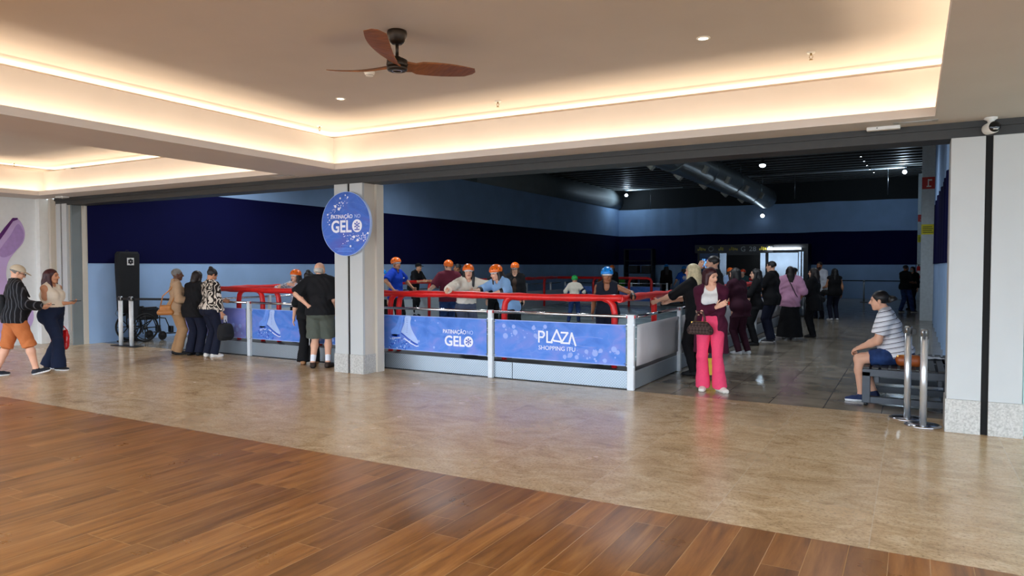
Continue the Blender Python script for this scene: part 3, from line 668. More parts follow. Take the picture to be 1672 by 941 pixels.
def art_plaza(b, w, h):
    P = lambda x, z: (x - .02, -.0105, z - .02)
    mb = MB(); t_ = .0125; stk = []
    def st(*pts):
        for p, q in zip(pts, pts[1:]):
            stk.append(0); yo = -.0085 - .0002 * len(stk)
            d = Vector((q[0] - p[0], q[1] - p[1])).normalized(); n_ = Vector((-d.y, d.x)) * t_; e = d * t_ * .6
            mb.prism([(p[0] - e.x + n_.x, p[1] - e.y + n_.y), (q[0] + e.x + n_.x, q[1] + e.y + n_.y), (q[0] + e.x - n_.x, q[1] + e.y - n_.y), (p[0] - e.x - n_.x, p[1] - e.y - n_.y)], (-.02, yo, -.02), (1, 0, 0), (0, 0, 1), (0, -.003, 0))
    st((-.26, .0), (-.26, .155)); st((-.26, .15), (-.20, .15), (-.175, .125), (-.175, .1), (-.20, .07), (-.26, .07))
    st((-.13, .155), (-.13, .006), (-.05, .006)); st((-.07, .0), (.02, .18), (.1, .02), (-.02, .03), (-.05, .05))
    st((.09, .15), (.19, .15), (.09, .006), (.2, .006)); st((.21, .0), (.25, .15), (.31, -.02))
    mb.build('large_lettering', INKW, b)
    text('small_lettering', 'SHOPPING ITU', .085, INKW, b, facing_mw(.0, -.011, -.125), sx=1.02)
    r_ = random.Random(9)
    bubbles(b, [(-.85 * w + r_.random() * .7, .2 - r_.random() * .18, r_.choice((.006, .008, .012, .016, .03))) for k in range(26)] + [(-.66 * w, .1, .04), (-.82 * w, .04, .042)], SOFTB)
    bubbles(b, [(.1 * w + r_.random() * .8, -.08 - r_.random() * .16, r_.choice((.008, .012, .016, .03))) for k in range(26)] + [(.57 * w, -.13, .044), (.84 * w, -.06, .04), (.2 * w, -.18, .035), (.3 * w, -.2, .03)], SOFTB)
    mb = MB(); mb.tube([(.9 * w * math.cos(a) * .35 + .5, -.008, .02 + .07 * math.sin(a)) for a in [PI * k / 10 for k in range(3, 17)]], .003, 5); mb.build('swirl', SOFTB, b)
def art_skates(b, w, h): skate_art(b, -.36, -.05, .58); bubbles(b, [(-.5 * w - .12, -.1, .03), (.55, .15, .015), (.5, -.05, .02)], SOFTB)
def art_plain(b, w, h):
    r_ = random.Random(3); bubbles(b, [(-w * .9 + r_.random() * w * 1.8, -.2 + r_.random() * .16, r_.choice((.02, .03, .04))) for k in range(26)], SOFTB)
banner(-12.5, -10.64, 'lilac blue banner with pale bubbles, between the queue of people and the skates banner', art_plain, print_blue('printed_lilac', (104, 118, 204), (128, 136, 212), (150, 150, 218)))
banner(-10.47, -9.1, 'blue banner with big ice skates, left of the bald man', art_skates)
banner(-8.94, -7.57, 'short blue banner mostly hidden by the bald man and the pillar', art_plain)
banner(-7.40, -5.46, 'blue banner with ice skates reading PATINAÇÃO NO GELO', art_gelo)
banner(-5.32, -3.30, 'blue banner with thin white lettering over bubbles, at the rink corner', art_plaza)
WBAN = mat('plain_white_banner', (206, 204, 206), .6, var=.04, scale=3, bump=.15)
for k, (a, b_) in enumerate(zip([FY] + SY, SY)):
    L = b_ - a - .12
    b = empty('side_banner', (SX, (a + b_) / 2, .59), 0, ('plain white banner on the rink side just behind the front corner', 'plain white banner on the rink side behind the woman in pink trousers')[k] if k < 2 else 'plain white banner on the rink side, span %s from the front corner' % ('', '', 'third', 'fourth', 'fifth', 'sixth', 'seventh', 'eighth')[k], 'banner', 'plain banners on the rink side')
    mb = MB(); n = 10
    vs = []
    for i in range(n + 1):
        for z in (-.275, -.09, .09, .275): vs.append((.012 * math.sin(i * 1.3 + z * 5) * .4, -L / 2 + L * i / n, z))
    mb.add(vs, [(i * 4 + j, i * 4 + j + 1, i * 4 + j + 5, i * 4 + j + 4) for i in range(n) for j in range(3)], 0, True)
    o = mb.build('sheet', WBAN, b); sm = o.modifiers.new('thick', 'SOLIDIFY'); sm.thickness = .004
    MB().tube([(0, -L / 2 - .04, .25), (0, -L / 2 + .02, .25)], .006, 6).tube([(0, L / 2 + .04, .25), (0, L / 2 - .02, .25)], .006, 6).build('tie', M['steel'], b)
for x0, x1, lb in ((-12.1, -10.3, 'blue printed banner on the far side of the ice, end nearest the wall'), (-10.2, -8.2, 'blue printed banner across the ice, beside the gap in the red rail'), (-5.4, -3.7, 'blue printed banner on the far side of the ice, behind the crowd')):
    banner(x0, x1, lb, art_plain, y=25.72, z0=.3, z1=.85)
# ================================================================== WHEELCHAIR AND COVER BY THE LEFT WALL
WCX, WCY = -14.72, 9.42
wc = empty('wheelchair', (WCX, WCY, 0), 0, 'black wheelchair standing sideways by the left cloth wall', 'wheelchair')   # faces +Y
def wheel(mb, x, y, z, R, tr, n=32):
    mb.tube([(x, y + R * math.cos(2 * PI * k / n), z + R * math.sin(2 * PI * k / n)) for k in range(n + 1)], tr, 8, cap=False)
for sx in (-.29, .29):
    mb = MB(); wheel(mb, sx, 0, .31, .292, .02); w_ = mb.build('wheel', M['rubber'], wc)
    mb = MB()
    for k in range(8):
        a = 2 * PI * k / 8; mb.tube([(sx, .03 * math.cos(a), .31 + .03 * math.sin(a)), (sx, .28 * math.cos(a), .31 + .28 * math.sin(a))], [.016, .011], 6, flat=.6)
    mb.lathe([(.0, sx - .035), (.04, sx - .03), (.04, sx + .03), (.0, sx + .035)], (0, 0, .31), 14, axis='x'); mb.build('spokes', M['black'], w_)
    mb = MB(); wheel(mb, sx * 1.16, 0, .31, .255, .009); mb.build('push_rim', M['black'], w_)
    mb = MB(); wheel(mb, sx * .82, .44, .10, .08, .02, 18); mb.lathe([(.0, sx * .82 - .015), (.07, sx * .82 - .012), (.07, sx * .82 + .012), (.0, sx * .82 + .015)], (0, .44, .1), 12, axis='x')
    mb.tube([(sx * .82, .44, .1), (sx * .82, .4, .2), (sx * .82, .38, .3)], .014, 8); mb.build('caster', M['rubber'], wc)
    x = sx * .8
    MB().tube([(x, -.2, .93), (x, -.13, .93), (x, -.1, .9), (x, -.08, .3), (x, .0, .3), (x, .38, .3), (x, .38, .68), (x, .34, .715), (x, -.08, .715)], .013, 8).tube([(x, -.08, .5), (x, .38, .5)], .013, 8).tube([(x, .38, .5), (x, .52, .48), (x, .6, .3), (x, .64, .17)], .012, 8).build('side_frame', M['black'], wc)
    MB().box(x - .03, x + .03, -.03, .3, .715, .75, 0, .01).build('armrest', M['black'], wc)
    MB().box(x - .012, x + .012, -.02, .34, .5, .7).build('side_panel', M['blackcloth'], wc)
    MB().box(x - .07, x + .07, .58, .74, .13, .15, 0, .006).box(x - .06, x + .06, .62, .68, .16, .3, 0, .01).build('footrest', M['black'], wc)
    MB().tube([(x, -.24, .93), (x, -.12, .93)], .018, 8).build('grip', M['rubber'], wc)
MB().box(-.22, .22, -.06, .36, .47, .51, 0, .015).build('seat', M['blackcloth'], wc)
MB().box(-.22, .22, -.11, -.08, .52, .9, 0, .012).build('backrest', M['blackcloth'], wc)
MB().tube([(-.22, .0, .18), (.22, .2, .46)], .012, 8).tube([(.22, .0, .18), (-.22, .2, .46)], .012, 8).build('cross_brace', M['black'], wc)

cv = empty('covered_stand', (-14.93, 9.36, 0), 0, 'tall black fabric cover over a stand behind the wheelchair', 'covered stand')
mb = MB(); zs = [0.62, .7, .9, 1.2, 1.5, 1.75, 1.9, 1.955]; wd = [.20, .225, .235, .24, .25, .255, .25, .21]; N = 20; vs = []
for z, w in zip(zs, wd):
    for k in range(N):
        a = 2 * PI * k / N; c, s_ = math.cos(a), math.sin(a)
        f = 1 + .02 * math.sin(5 * a + z * 3)
        vs.append((.085 * math.copysign(abs(c) ** .4, c) * f, w * math.copysign(abs(s_) ** .4, s_) * f, z))
mb.add(vs, [(i * N + k, i * N + (k + 1) % N, (i + 1) * N + (k + 1) % N, (i + 1) * N + k) for i in range(7) for k in range(N)] + [tuple(range(N - 1, -1, -1)), tuple(range(7 * N, 8 * N))], 0, True)
mb.build('cover', M['blackcloth'], cv)
MB().tube([(0, -.15, .012), (0, -.15, .66)], .016).tube([(0, .15, .012), (0, .15, .66)], .016).box(-.13, .13, -.19, -.12, 0, .02).box(-.13, .13, .12, .19, 0, .02).build('stand', M['black'], cv)
MB().tube([(0, -.04, 1.95), (0, -.03, 1.985), (0, .02, 1.985), (0, .03, 1.95)], .006, 6).build('carry_loop', M['black'], cv)
MB().tube([(.09, -.23, 1.0), (.1, -.27, .8), (.12, -.36, .62), (.1, -.3, .56)], .004, 6).build('cord', M['black'], cv)
em = MB().box(.09, .096, -.065, .09, 1.66, 1.82).build('emblem_patch', M['white'], cv)
mb = MB()
for k in range(6):
    a = PI / 6 + k * PI / 3; c, s_ = math.cos(a), math.sin(a)
    q = [(.012 * c - .014 * -s_, .012 * s_ - .014 * c), (.06 * c - .024 * -s_, .06 * s_ - .024 * c), (.06 * c + .024 * -s_, .06 * s_ + .024 * c), (.012 * c + .014 * -s_, .012 * s_ + .014 * c)]
    mb.prism(q, (.0965, .0125, 1.74), (0, 1, 0), (0, 0, 1), (.002, 0, 0))
mb.build('emblem_mark', M['black'], em)

# ================================================================== QUEUE POSTS
def stanchion(name, x, y, lb, base=True, group=None, h=1.0, m='steel', rr=.034):
    s = empty(name, (x, y, 0), 0, lb, 'queue post', group)
    if base: MB().lathe([(.0, 0), (.17, 0), (.172, .01), (.15, .02), (.05, .03), (.0, .03)], n=40).build('base', M['chrome'] if base == 1 else M['dark'], s)
    MB().lathe([(.0, .02), (rr, .02), (rr, h - .03), (.0, h - .03)], n=24).build('pole', M[m], s)
    hd_ = MB().lathe([(.0, h - .075), (rr + .002, h - .075), (rr + .003, h - .004), (rr - .005, h), (.0, h)], n=24).build('head', M['steel'], s)
    MB().box(-.012, .012, -rr - .008, -rr + .004, h - .1, h - .012).box(rr - .004, rr + .01, -.012, .012, h - .1, h - .012).build('belt_slot', M['black'], hd_)
    return s
stanchion('queue_post', -.03, 8.72, 'chrome queue post with belt clip, the farther of the two beside the bench', 1, 'chrome posts by the bench', 1.0, 'satin')
t_ = stanchion('queue_post', .115, 8.4, 'chrome queue post nearest the right white pillar', 1, 'chrome posts by the bench', 1.0, 'satin')
bpy.data.objects['queue_post'].children[0]
MB().box(.034, .075, -.02, .02, .915, .975, 0, .004).build('belt_clip', M['black'], bpy.data.objects['queue_post'])
ls = empty('queue_barrier', (-14.0, 8.72, 0), 0, 'two white queue posts on one black base plate before the wheelchair', 'queue barrier')
MB().box(-.38, .42, -.1, .12, 0, .014, 0, .004).build('base', M['black'], ls)
for x, y in ((-.17, -.0), (.14, .03)):
    p = MB().lathe([(.0, .012), (.042, .012), (.042, .93), (.0, .93)], (x, y, 0), 20).build('post', mat('white_post_plastic', (224, 226, 226), .3), ls)
    MB().lathe([(.0, .93), (.046, .93), (.046, 1.0), (.035, 1.02), (.0, 1.02)], (x, y, 0), 20).build('head', M['steel'], p)
    MB().box(x - .05, x + .05, y - .05, y - .04, .945, 1.005).build('belt_slot', M['black'], p)
def belt(pts, lb, h=.045, z=.97):
    b = empty('queue_belt', (*pts[0], 0), 0, lb, 'belt barrier'); mb = MB(); vs = []
    ox, oy = pts[0]; d = .0015
    for x, y in pts: vs += [(x - ox, y - oy, z - h / 2), (x - ox, y - oy, z + h / 2)]
    n = len(pts); mb.add(vs, [(2 * i, 2 * i + 2, 2 * i + 3, 2 * i + 1) for i in range(n - 1)])
    o = mb.build('strap', M['blackcloth'], b); o.modifiers.new('thick', 'SOLIDIFY').thickness = .004
    MB().box(-.015, .02, -.015, .015, z - h / 2 - .01, z + h / 2 + .01).build('clip', M['black'], b); return b
belt([(-13.80, 8.76), (-13.2, 9.0), (-12.62, 9.03)], 'black queue belt running from the white posts to the rink corner')
belt([(-14.12, 8.72), (-13.92, 8.74)], 'short black queue belt between the two white posts')

# ================================================================== BENCH
bn = empty('bench', (-.03, 10.15, 0), 0, 'dark metal slatted bench the man sits on', 'bench')
BM = mat('bench_steel', (56, 60, 66), .4, .3); BS = mat('bench_slat', (40, 38, 36), .5)
for y in (-.82, .0, .82):
    mb = MB(); a = .04
    mb.box(-.47, -.47 + .085, y - a, y + a, .035, .4, 0, .006).box(.385, .47, y - a, y + a, .035, .4, 0, .006).box(-.47, .47, y - a, y + a, .35, .435, 0, .006).box(-.385, .385, y - a, y + a, .035, .11, 0, .006)
    f = mb.build('end_frame', BM, bn)
    MB().lathe([(.0, 0), (.022, 0), (.022, .035), (.0, .035)], (-.43, y, 0), 12).lathe([(.0, 0), (.022, 0), (.022, .035), (.0, .035)], (.43, y, 0), 12).build('foot', M['black'], f)
for x in (-.32, .32): MB().box(x - .02, x + .02, -.78, .78, .27, .345).build('rail', BM, bn)
for k in range(10):
    x = -.43 + k * .0955; MB().box(x - .034, x + .034, -.86, .86, .436, .458, 0, .006).build('slat', BS, bn)
pp = empty('paper_sheet', (.2, 10.45, .459), .3, 'crumpled white paper lying on the bench slats', 'paper')
mb = MB(); vs = [(-.15 + .06 * i, -.1 + .05 * j, .004 + .018 * abs(math.sin(i * 1.7 + j * 2.3))) for i in range(6) for j in range(5)]
mb.add(vs, [(i * 5 + j, i * 5 + j + 1, i * 5 + j + 6, i * 5 + j + 5) for i in range(5) for j in range(4)]); o = mb.build('sheet', mat('paper', (206, 208, 210), .8), pp); o.modifiers.new('thick', 'SOLIDIFY').thickness = .002

# ================================================================== HALL FITTINGS
dk = empty('air_duct', (-6.4, 0, 5.0), 0, 'big round grey air duct under the roof with square nozzles', 'air duct')
DM = mat('galvanised_duct', (150, 154, 152), .32, .75, var=.1, scale=4)
mb = MB()
for y0 in range(17, 37, 4): mb.lathe([(.5, y0), (.515, y0 + .02), (.515, y0 + .08), (.5, y0 + .1), (.5, y0 + 3.99)], n=40, axis='y')
mb.build('pipe', DM, dk)
MB().lathe([(.0, 36.99), (.5, 36.99), (.5, 37.0), (.0, 37.0)], n=30, axis='y').build('end_cap', DM, dk)
for y in (20.3, 23.2, 26.4, 29.8, 33.):
    for a in (-.45, -2.35):
        cx, cz = .5 * math.cos(a), .5 * math.sin(a); u = Vector((math.cos(a), 0, math.sin(a))); v = Vector((-math.sin(a), 0, math.cos(a)))
        O = Vector((0, y, 0)) + u * .47
        MB().prism([(-.13, -.11), (.13, -.11), (.13, .11), (-.13, .11)], O, v, (0, 1, 0), u * .16).build('nozzle', mat('nozzle_white', (206, 206, 196), .5), dk)
for y in (19, 25, 31, 36): MB().tube([(0, y, .5), (0, y, 1.05)], .012, 6).build('hanger', M['steel'], dk)
LAMPC = emit('added_fill_disc', (236, 244, 255), 12.)
FLOODW = emit('flood_lamp', (226, 240, 255), 9.)
def flood(x, y, z, aim, lb, power, spot=True, r0=.1, rod=.22):
    f = empty('flood_light', (x, y, z), 0, lb, 'flood light', 'white lamps in the dark hall')
    d = (Vector(aim) - Vector((x, y, z))).normalized()
    MB().tube([d * -.12, d * .0, d * .05], [r0 * .5, r0 * .8, r0 * 1.15], 16).build('housing', M['dark'], f)
    MB().tube([d * .03, d * .07, d * .10, d * .118], [r0 * 1.05, r0 * 1.0, r0 * .7, r0 * .2], 16).build('lamp', FLOODW, f)
    MB().tube([(0, 0, 0), (0, 0, rod)], .012, 6).build('bracket', M['dark'], f)
    l = bpy.data.lights.new('flood_beam', 'SPOT' if spot else 'POINT'); l.energy = power; l.color = (.62, .82, 1.); l.shadow_soft_size = .08
    if spot: l.spot_size = 1.7; l.spot_blend = .8
    o = bpy.data.objects.new('flood_beam', l); C.objects.link(o); o.location = Vector((x, y, z)) + d * .24
    o.rotation_euler = d.to_track_quat('-Z', 'Y').to_euler(); return f
flood(-14.2, 38.3, 5.66, (-13.4, 36.6, 4.6), 'white flood lamp glaring in the back left corner of the hall', 40, False, .085)
flood(-.35, 35., 5.70, (-.9, 33.6, 4.9), 'white flood lamp glaring under the roof near the far right columns', 60, False, .085)
flood(-4.45, 25, 5.07, (-4.45, 24.6, 2.), 'small white lamp hanging from the roof beside the duct', 14, rod=1.06)
flood(-6.96, 39.3, 4.31, (-6.96, 38.6, 3.9), 'small white lamp on the back wall above the booth', 14)
# added fill lamps, unseen behind the header, put in to brighten the hall
for x, y, pw, lb in ((-13.2, 11.5, 400, 'added fill lamp above the wheelchair corner'), (-9., 12.5, 470, 'added fill lamp above the front rail, left half'), (-4.6, 12.5, 430, 'added fill lamp above the front rail, right half'), (-12.6, 18., 200, 'added fill lamp over the left side of the ice'), (-4.2, 18.5, 170, 'added fill lamp over the right side of the ice'), (-1.2, 13.5, 180, 'added fill lamp over the aisle beside the bench'), (-1.1, 20.5, 170, 'added fill lamp over the aisle nearer the columns')):
    r = empty('added_fill_lamp', (x, y, 5.3), 0, lb, 'lamp', 'added fill lamps under the hall roof')
    MB().lathe([(.0, .25), (.06, .25), (.08, .14), (.2, .0), (.2, -.02), (.19, -.02), (.07, .12), (.0, .12)], n=28).build('shade', M['dark'], r)
    MB().lathe([(.0, .1), (.12, .06), (.13, .05), (.0, .045)], n=20).build('lamp', LAMPC, r); MB().tube([(0, 0, .25), (0, 0, .84)], .01, 6).build('cable', M['black'], r)
    l = bpy.data.lights.new('added_fill_beam', 'SPOT'); l.energy = pw; l.color = (.86, .93, 1.); l.spot_size = 2.75; l.spot_blend = 1.; l.shadow_soft_size = .16
    o = bpy.data.objects.new('added_fill_beam', l); C.objects.link(o); o.location = (x, y, 5.26)
for nm, a, b, drops, lb in (('light_pipe', (-14.3, 38.4, 5.92), (-11.0, 38.4, 5.92), (-12.8,), 'thin pale pipe carrying the left flood lamp'), ('light_pipe', (-8.2, 35.05, 5.88), (-.3, 35.05, 5.88), (-1., -4.8), 'thin pale pipe carrying the right flood lamp')):
    r = empty(nm, a, 0, lb, 'pipe', 'lamp pipes under the roof')
    MB().tube([(0, 0, 0), (b[0] - a[0], 0, 0)], .025, 8).build('bar', M['post'], r)
    for x in drops: MB().tube([(x - a[0], 0, 0), (x - a[0], 0, -1.15)], .012, 6).build('drop_rod', M['steel'], r)
    for x in (a[0] + .4, b[0] - .4): MB().tube([(x - a[0], 0, 0), (x - a[0], 0, 6.0 - a[2])], .008, 6).build('hanger', M['steel'], r)
# string of tiny roof lamps
for k, (x, y, z) in enumerate(((-1.55, 26.2, 5.25), (-1.5, 27, 5.2), (-1.45, 27.8, 5.15), (-1.4, 28.6, 5.1), (-1.3, 29.4, 5.08))):
    r = empty('spot_lamp', (x, y, z), 0, ('%s of the string of tiny lamps near the right flood lamp, counted from the opening' % ('first', 'second', 'third', 'fourth', 'last')[k]), 'lamp', 'string of tiny roof lamps')
    MB().lathe([(.0, .0), (.025, .0), (.03, .05), (.015, .08), (.0, .08)], n=10).build('housing', M['dark'], r)
    MB().lathe([(.0, -.004), (.022, -.004), (.022, .0), (.0, .0)], n=10).build('lamp', FLOODW, r)
    MB().tube([(0, 0, .08), (0, 0, 5.98 - z)], .004, 5).build('cable', M['black'], r)

# ticket and snack booth against the back wall
bt = empty('kiosk', (-7.3, 37.9, 0), 0, 'dark booth with steel panels and lit screen against the back wall', 'booth')
ST = mat('booth_steel', (170, 184, 198), .22, 1., var=.1, scale=1.5); BKP = mat('booth_black', (14, 14, 17), .4)
MB().box(-2.75, 2.75, .1, 1.4, 0, 2.75).build('body', BKP, bt)
MB().box(-2.85, 1.1, -.06, .1, 2.32, 2.75, 0, .01).build('fascia', BKP, bt)
MB().box(-1.55, -1.2, -.02, .1, .9, 2.3).box(.5, .75, -.02, .1, .9, 2.3).build('steel_panel', ST, bt)
MB().box(-2.6, -1.62, -.02, .1, 1.3, 2.3).build('menu_panel', mat('booth_blue', (54, 84, 128), .35), bt)
s_ = MB().box(-2.5, -1.75, -.06, -.02, 1.5, 2.05, 0, .01).build('screen', M['black'], bt)
def screen_mat():
    t = NT('booth_screen'); co = t.n('ShaderNodeTexCoord').outputs['Object']
    mp = t.n('ShaderNodeMapping'); mp.inputs['Scale'].default_value = (9, 1, 4); t.l(co, mp.inputs[0])
    n = t.n('ShaderNodeTexNoise'); n.inputs['Scale'].default_value = 1.6; t.l(mp.outputs[0], n.inputs['Vector'])
    c = t.ramp(n.outputs[0], [(.45, lin((14, 40, 110))), (.55, lin((120, 190, 255)))])
    t.set(Base_Color=(0, 0, 0, 1), Emission_Color=c, Emission_Strength=.9); return t.m
MB().box(-2.46, -1.79, -.064, -.06, 1.54, 2.01).build('display', screen_mat(), s_)
MB().box(.9, 2.3, -.02, .1, .2, 2.3).build('cold_cabinet', ST, bt)
MB().box(2.34, 2.44, -.05, .1, .2, 2.35).box(2.5, 2.56, -.05, .1, .2, 2.35).build('steel_trim', ST, bt)
MB().box(.85, 2.45, -.1, .1, 2.45, 2.56).build('light_box', emit('booth_light_box', (200, 214, 230), .4), bt)
MB().box(-1.2, .5, -.0, .1, .85, 2.2).build('hatch', mat('hatch_dark', (5, 5, 6), .7), bt)
MB().box(-1.3, .9, -.25, .1, .8, .86, 0, .01).build('counter', ST, bt)
YT = mat('yellow_lettering', (196, 176, 60), .5); GT = mat('grey_lettering', (150, 156, 160), .5)
text('fascia_lettering', 'G', .36, GT, bt, facing_mw(-.35, -.066, 2.39)); text('fascia_lettering', '28', .34, GT, bt, facing_mw(.12, -.066, 2.4), sx=1.1)
mb = MB()
for x0, n_ in ((-2.7, 5), (-1.6, 3), (-1.05, 5), (.45, 6)):
    for q in range(n_): mb.box(x0 + q * .09, x0 + q * .09 + .06, -.07, -.062, 2.44 + .02 * (q % 2), 2.54 + .03 * ((q * 3) % 4))
mb.build('fascia_lettering', YT, bt)
MB().lathe([(.1, -.07), (.14, -.07), (.14, -.062), (.1, -.062)], (-2.0, 0, 2.53), 20, axis='y', cap=False).build('fascia_ring', GT, bt)
l = bpy.data.lights.new('booth_light', 'AREA'); l.shape = 'RECTANGLE'; l.size = 1.5; l.size_y = .1; l.energy = 30; l.color = (.8, .9, 1)
o = bpy.data.objects.new('booth_light', l); C.objects.link(o); o.location = (-5.7, 37.6, 2.6); o.rotation_euler = (.35, 0, 0)
# far belt barrier
for k, (x, y) in enumerate(((-4.0, 35.6), (-1.9, 35.6), (-.1, 35.6), (-3.0, 24.6))):
    lb = ('silver queue post in front of the back wall, leftmost of the far row', 'silver queue post in front of the back wall, behind the seated man', 'silver queue post in front of the far right column', 'silver queue post beside the woman in the black top')[k]
    stanchion('queue_post', x, y, lb, 2, 'far queue posts')
belt([(-4.0, 35.6), (-1.9, 35.6)], 'black queue belt on the far row, span left of the post behind the seated man')
belt([(-1.9, 35.6), (-.1, 35.6)], 'black queue belt on the far row, span ending at the far right column')
r = empty('fire_extinguisher', (.24, 38.47, 1.05), 0, 'red fire extinguisher hung on the far right column', 'fire extinguisher')
MB().lathe([(.0, .0), (.085, .0), (.09, .03), (.09, .48), (.06, .56), (.03, .58), (.0, .58)], n=20).build('cylinder', mat('extinguisher_red', (200, 24, 20), .35), r)
MB().box(-.02, .02, -.02, .02, .58, .64).box(-.02, .1, -.012, .012, .63, .65).build('valve', M['black'], r)
MB().tube([(0, -.03, .62), (-.1, -.05, .75), (-.13, -.06, .5), (-.11, -.06, .2)], .012, 8).build('hose', M['black'], r)
MB().box(-.06, .06, -.095, -.088, .14, .36).build('paper_label', M['white'], r)
# yellow caution board behind the woman in pink
r = empty('wet_floor_sign', (-2.6, 10.55, 0), math.radians(24), 'yellow folding floor sign behind the woman in pink trousers', 'floor sign')
for sg in (-1, 1):
    mb = MB(); t_ = .2
    q = [(-.15, 0), (-.09, 0), (-.07, .05), (.07, .05), (.09, 0), (.15, 0), (.11, .58), (.06, .62), (-.06, .62), (-.11, .58)]
    v = Vector((0, -sg * .22, 1)).normalized()
    mb.prism(q, (0, sg * .14, 0), (1, 0, 0), v, (0, sg * .012, 0)); p = mb.build('board', M['yellow'], r)
    MB().prism([(-.05, .3), (.05, .3), (0, .42)], (0, sg * .155, 0), (1, 0, 0), v, (0, sg * .003, 0)).build('warning_mark', M['black'], p)
# low tables with dark gear behind the rink's far left side
r = empty('equipment_rack', (-13.6, 38.9, 0), 0, 'black equipment rack in the far left corner of the hall', 'rack')
for x in (-.8, .8): MB().box(x - .04, x + .04, -.3, .3, 0, 2.6).build('upright', M['black'], r)
for z in (.5, 1.2, 1.9, 2.55): MB().box(-.8, .8, -.3, .3, z, z + .05).build('shelf', M['black'], r)
for k, (x, z) in enumerate(((-.45, .55), (.35, .55), (-.3, 1.25), (.45, 1.25))): MB().box(x - .25, x + .25, -.25, .25, z, z + .4, 0, .03).build('gear_case', M['dark'], r)
# plastic skating aids beyond the far rail
for k, (x, y, rgb, lb) in enumerate(((-11.0, 26.9, (240, 110, 30), 'orange plastic skating aid beyond the far red rail'), (-10.2, 27.0, (60, 170, 50), 'green plastic skating aid beyond the far red rail, beside the orange one'))):
    r = empty('skating_aid', (x, y, 0), 0, lb, 'skating aid', 'skating aids'); m_ = mat('aid_plastic', rgb, .4)
    MB().lathe([(.0, 0), (.27, 0), (.3, .1), (.28, .5), (.2, .75), (.14, .82), (.0, .82)], n=24).build('body', m_, r)
    MB().lathe([(.0, .8), (.13, .84), (.18, .97), (.14, 1.12), (.05, 1.18), (.0, 1.18)], n=24).build('head', m_, r)
    MB().tube([(-.15, 0, 1.0), (-.32, 0, 1.02)], .022, 8).tube([(.15, 0, 1.0), (.32, 0, 1.02)], .022, 8).build('handle', M['black'], r)
# ================================================================== FIGURES: distance-field bodies turned into one continuous surface
A = lambda *v: np.array(v if len(v) > 1 else v[0], float)
def nrm(v): return v / (np.linalg.norm(v) + 1e-9)
def cap(a, b, ra, rb=None, cuts=()): return ('c', A(a), A(b), ra, ra if rb is None else rb, cuts)
def ell(c, r, R=None): return ('e', A(c), A(r), np.eye(3) if R is None else np.array(R, float), None, ())
def pdist(p, X, Y, Z):
    if p[0] == 'c':
        _, a, b, ra, rb, cuts = p
        ba = b - a; L2 = ba @ ba + 1e-12
        px, py, pz = X - a[0], Y - a[1], Z - a[2]
        h = np.clip((px * ba[0] + py * ba[1] + pz * ba[2]) / L2, 0, 1)
        d = np.sqrt((px - h * ba[0]) ** 2 + (py - h * ba[1]) ** 2 + (pz - h * ba[2]) ** 2) - (ra + (rb - ra) * h)
        for q, n in cuts: d = np.maximum(d, (X - q[0]) * n[0] + (Y - q[1]) * n[1] + (Z - q[2]) * n[2])
        return d
    _, c, r, R, _, _ = p
    px, py, pz = X - c[0], Y - c[1], Z - c[2]
    u = [(px * R[i][0] + py * R[i][1] + pz * R[i][2]) for i in range(3)]
    k0 = np.sqrt(sum((u[i] / r[i]) ** 2 for i in range(3))); k1 = np.sqrt(sum((u[i] / r[i] ** 2) ** 2 for i in range(3))) + 1e-9
    return k0 * (k0 - 1) / k1
def pbox(p, m):
    if p[0] == 'c':
        r = max(p[3], p[4]) + m; return np.minimum(p[1], p[2]) - r, np.maximum(p[1], p[2]) + r
    r = max(p[2]) + m; return p[1] - r, p[1] + r
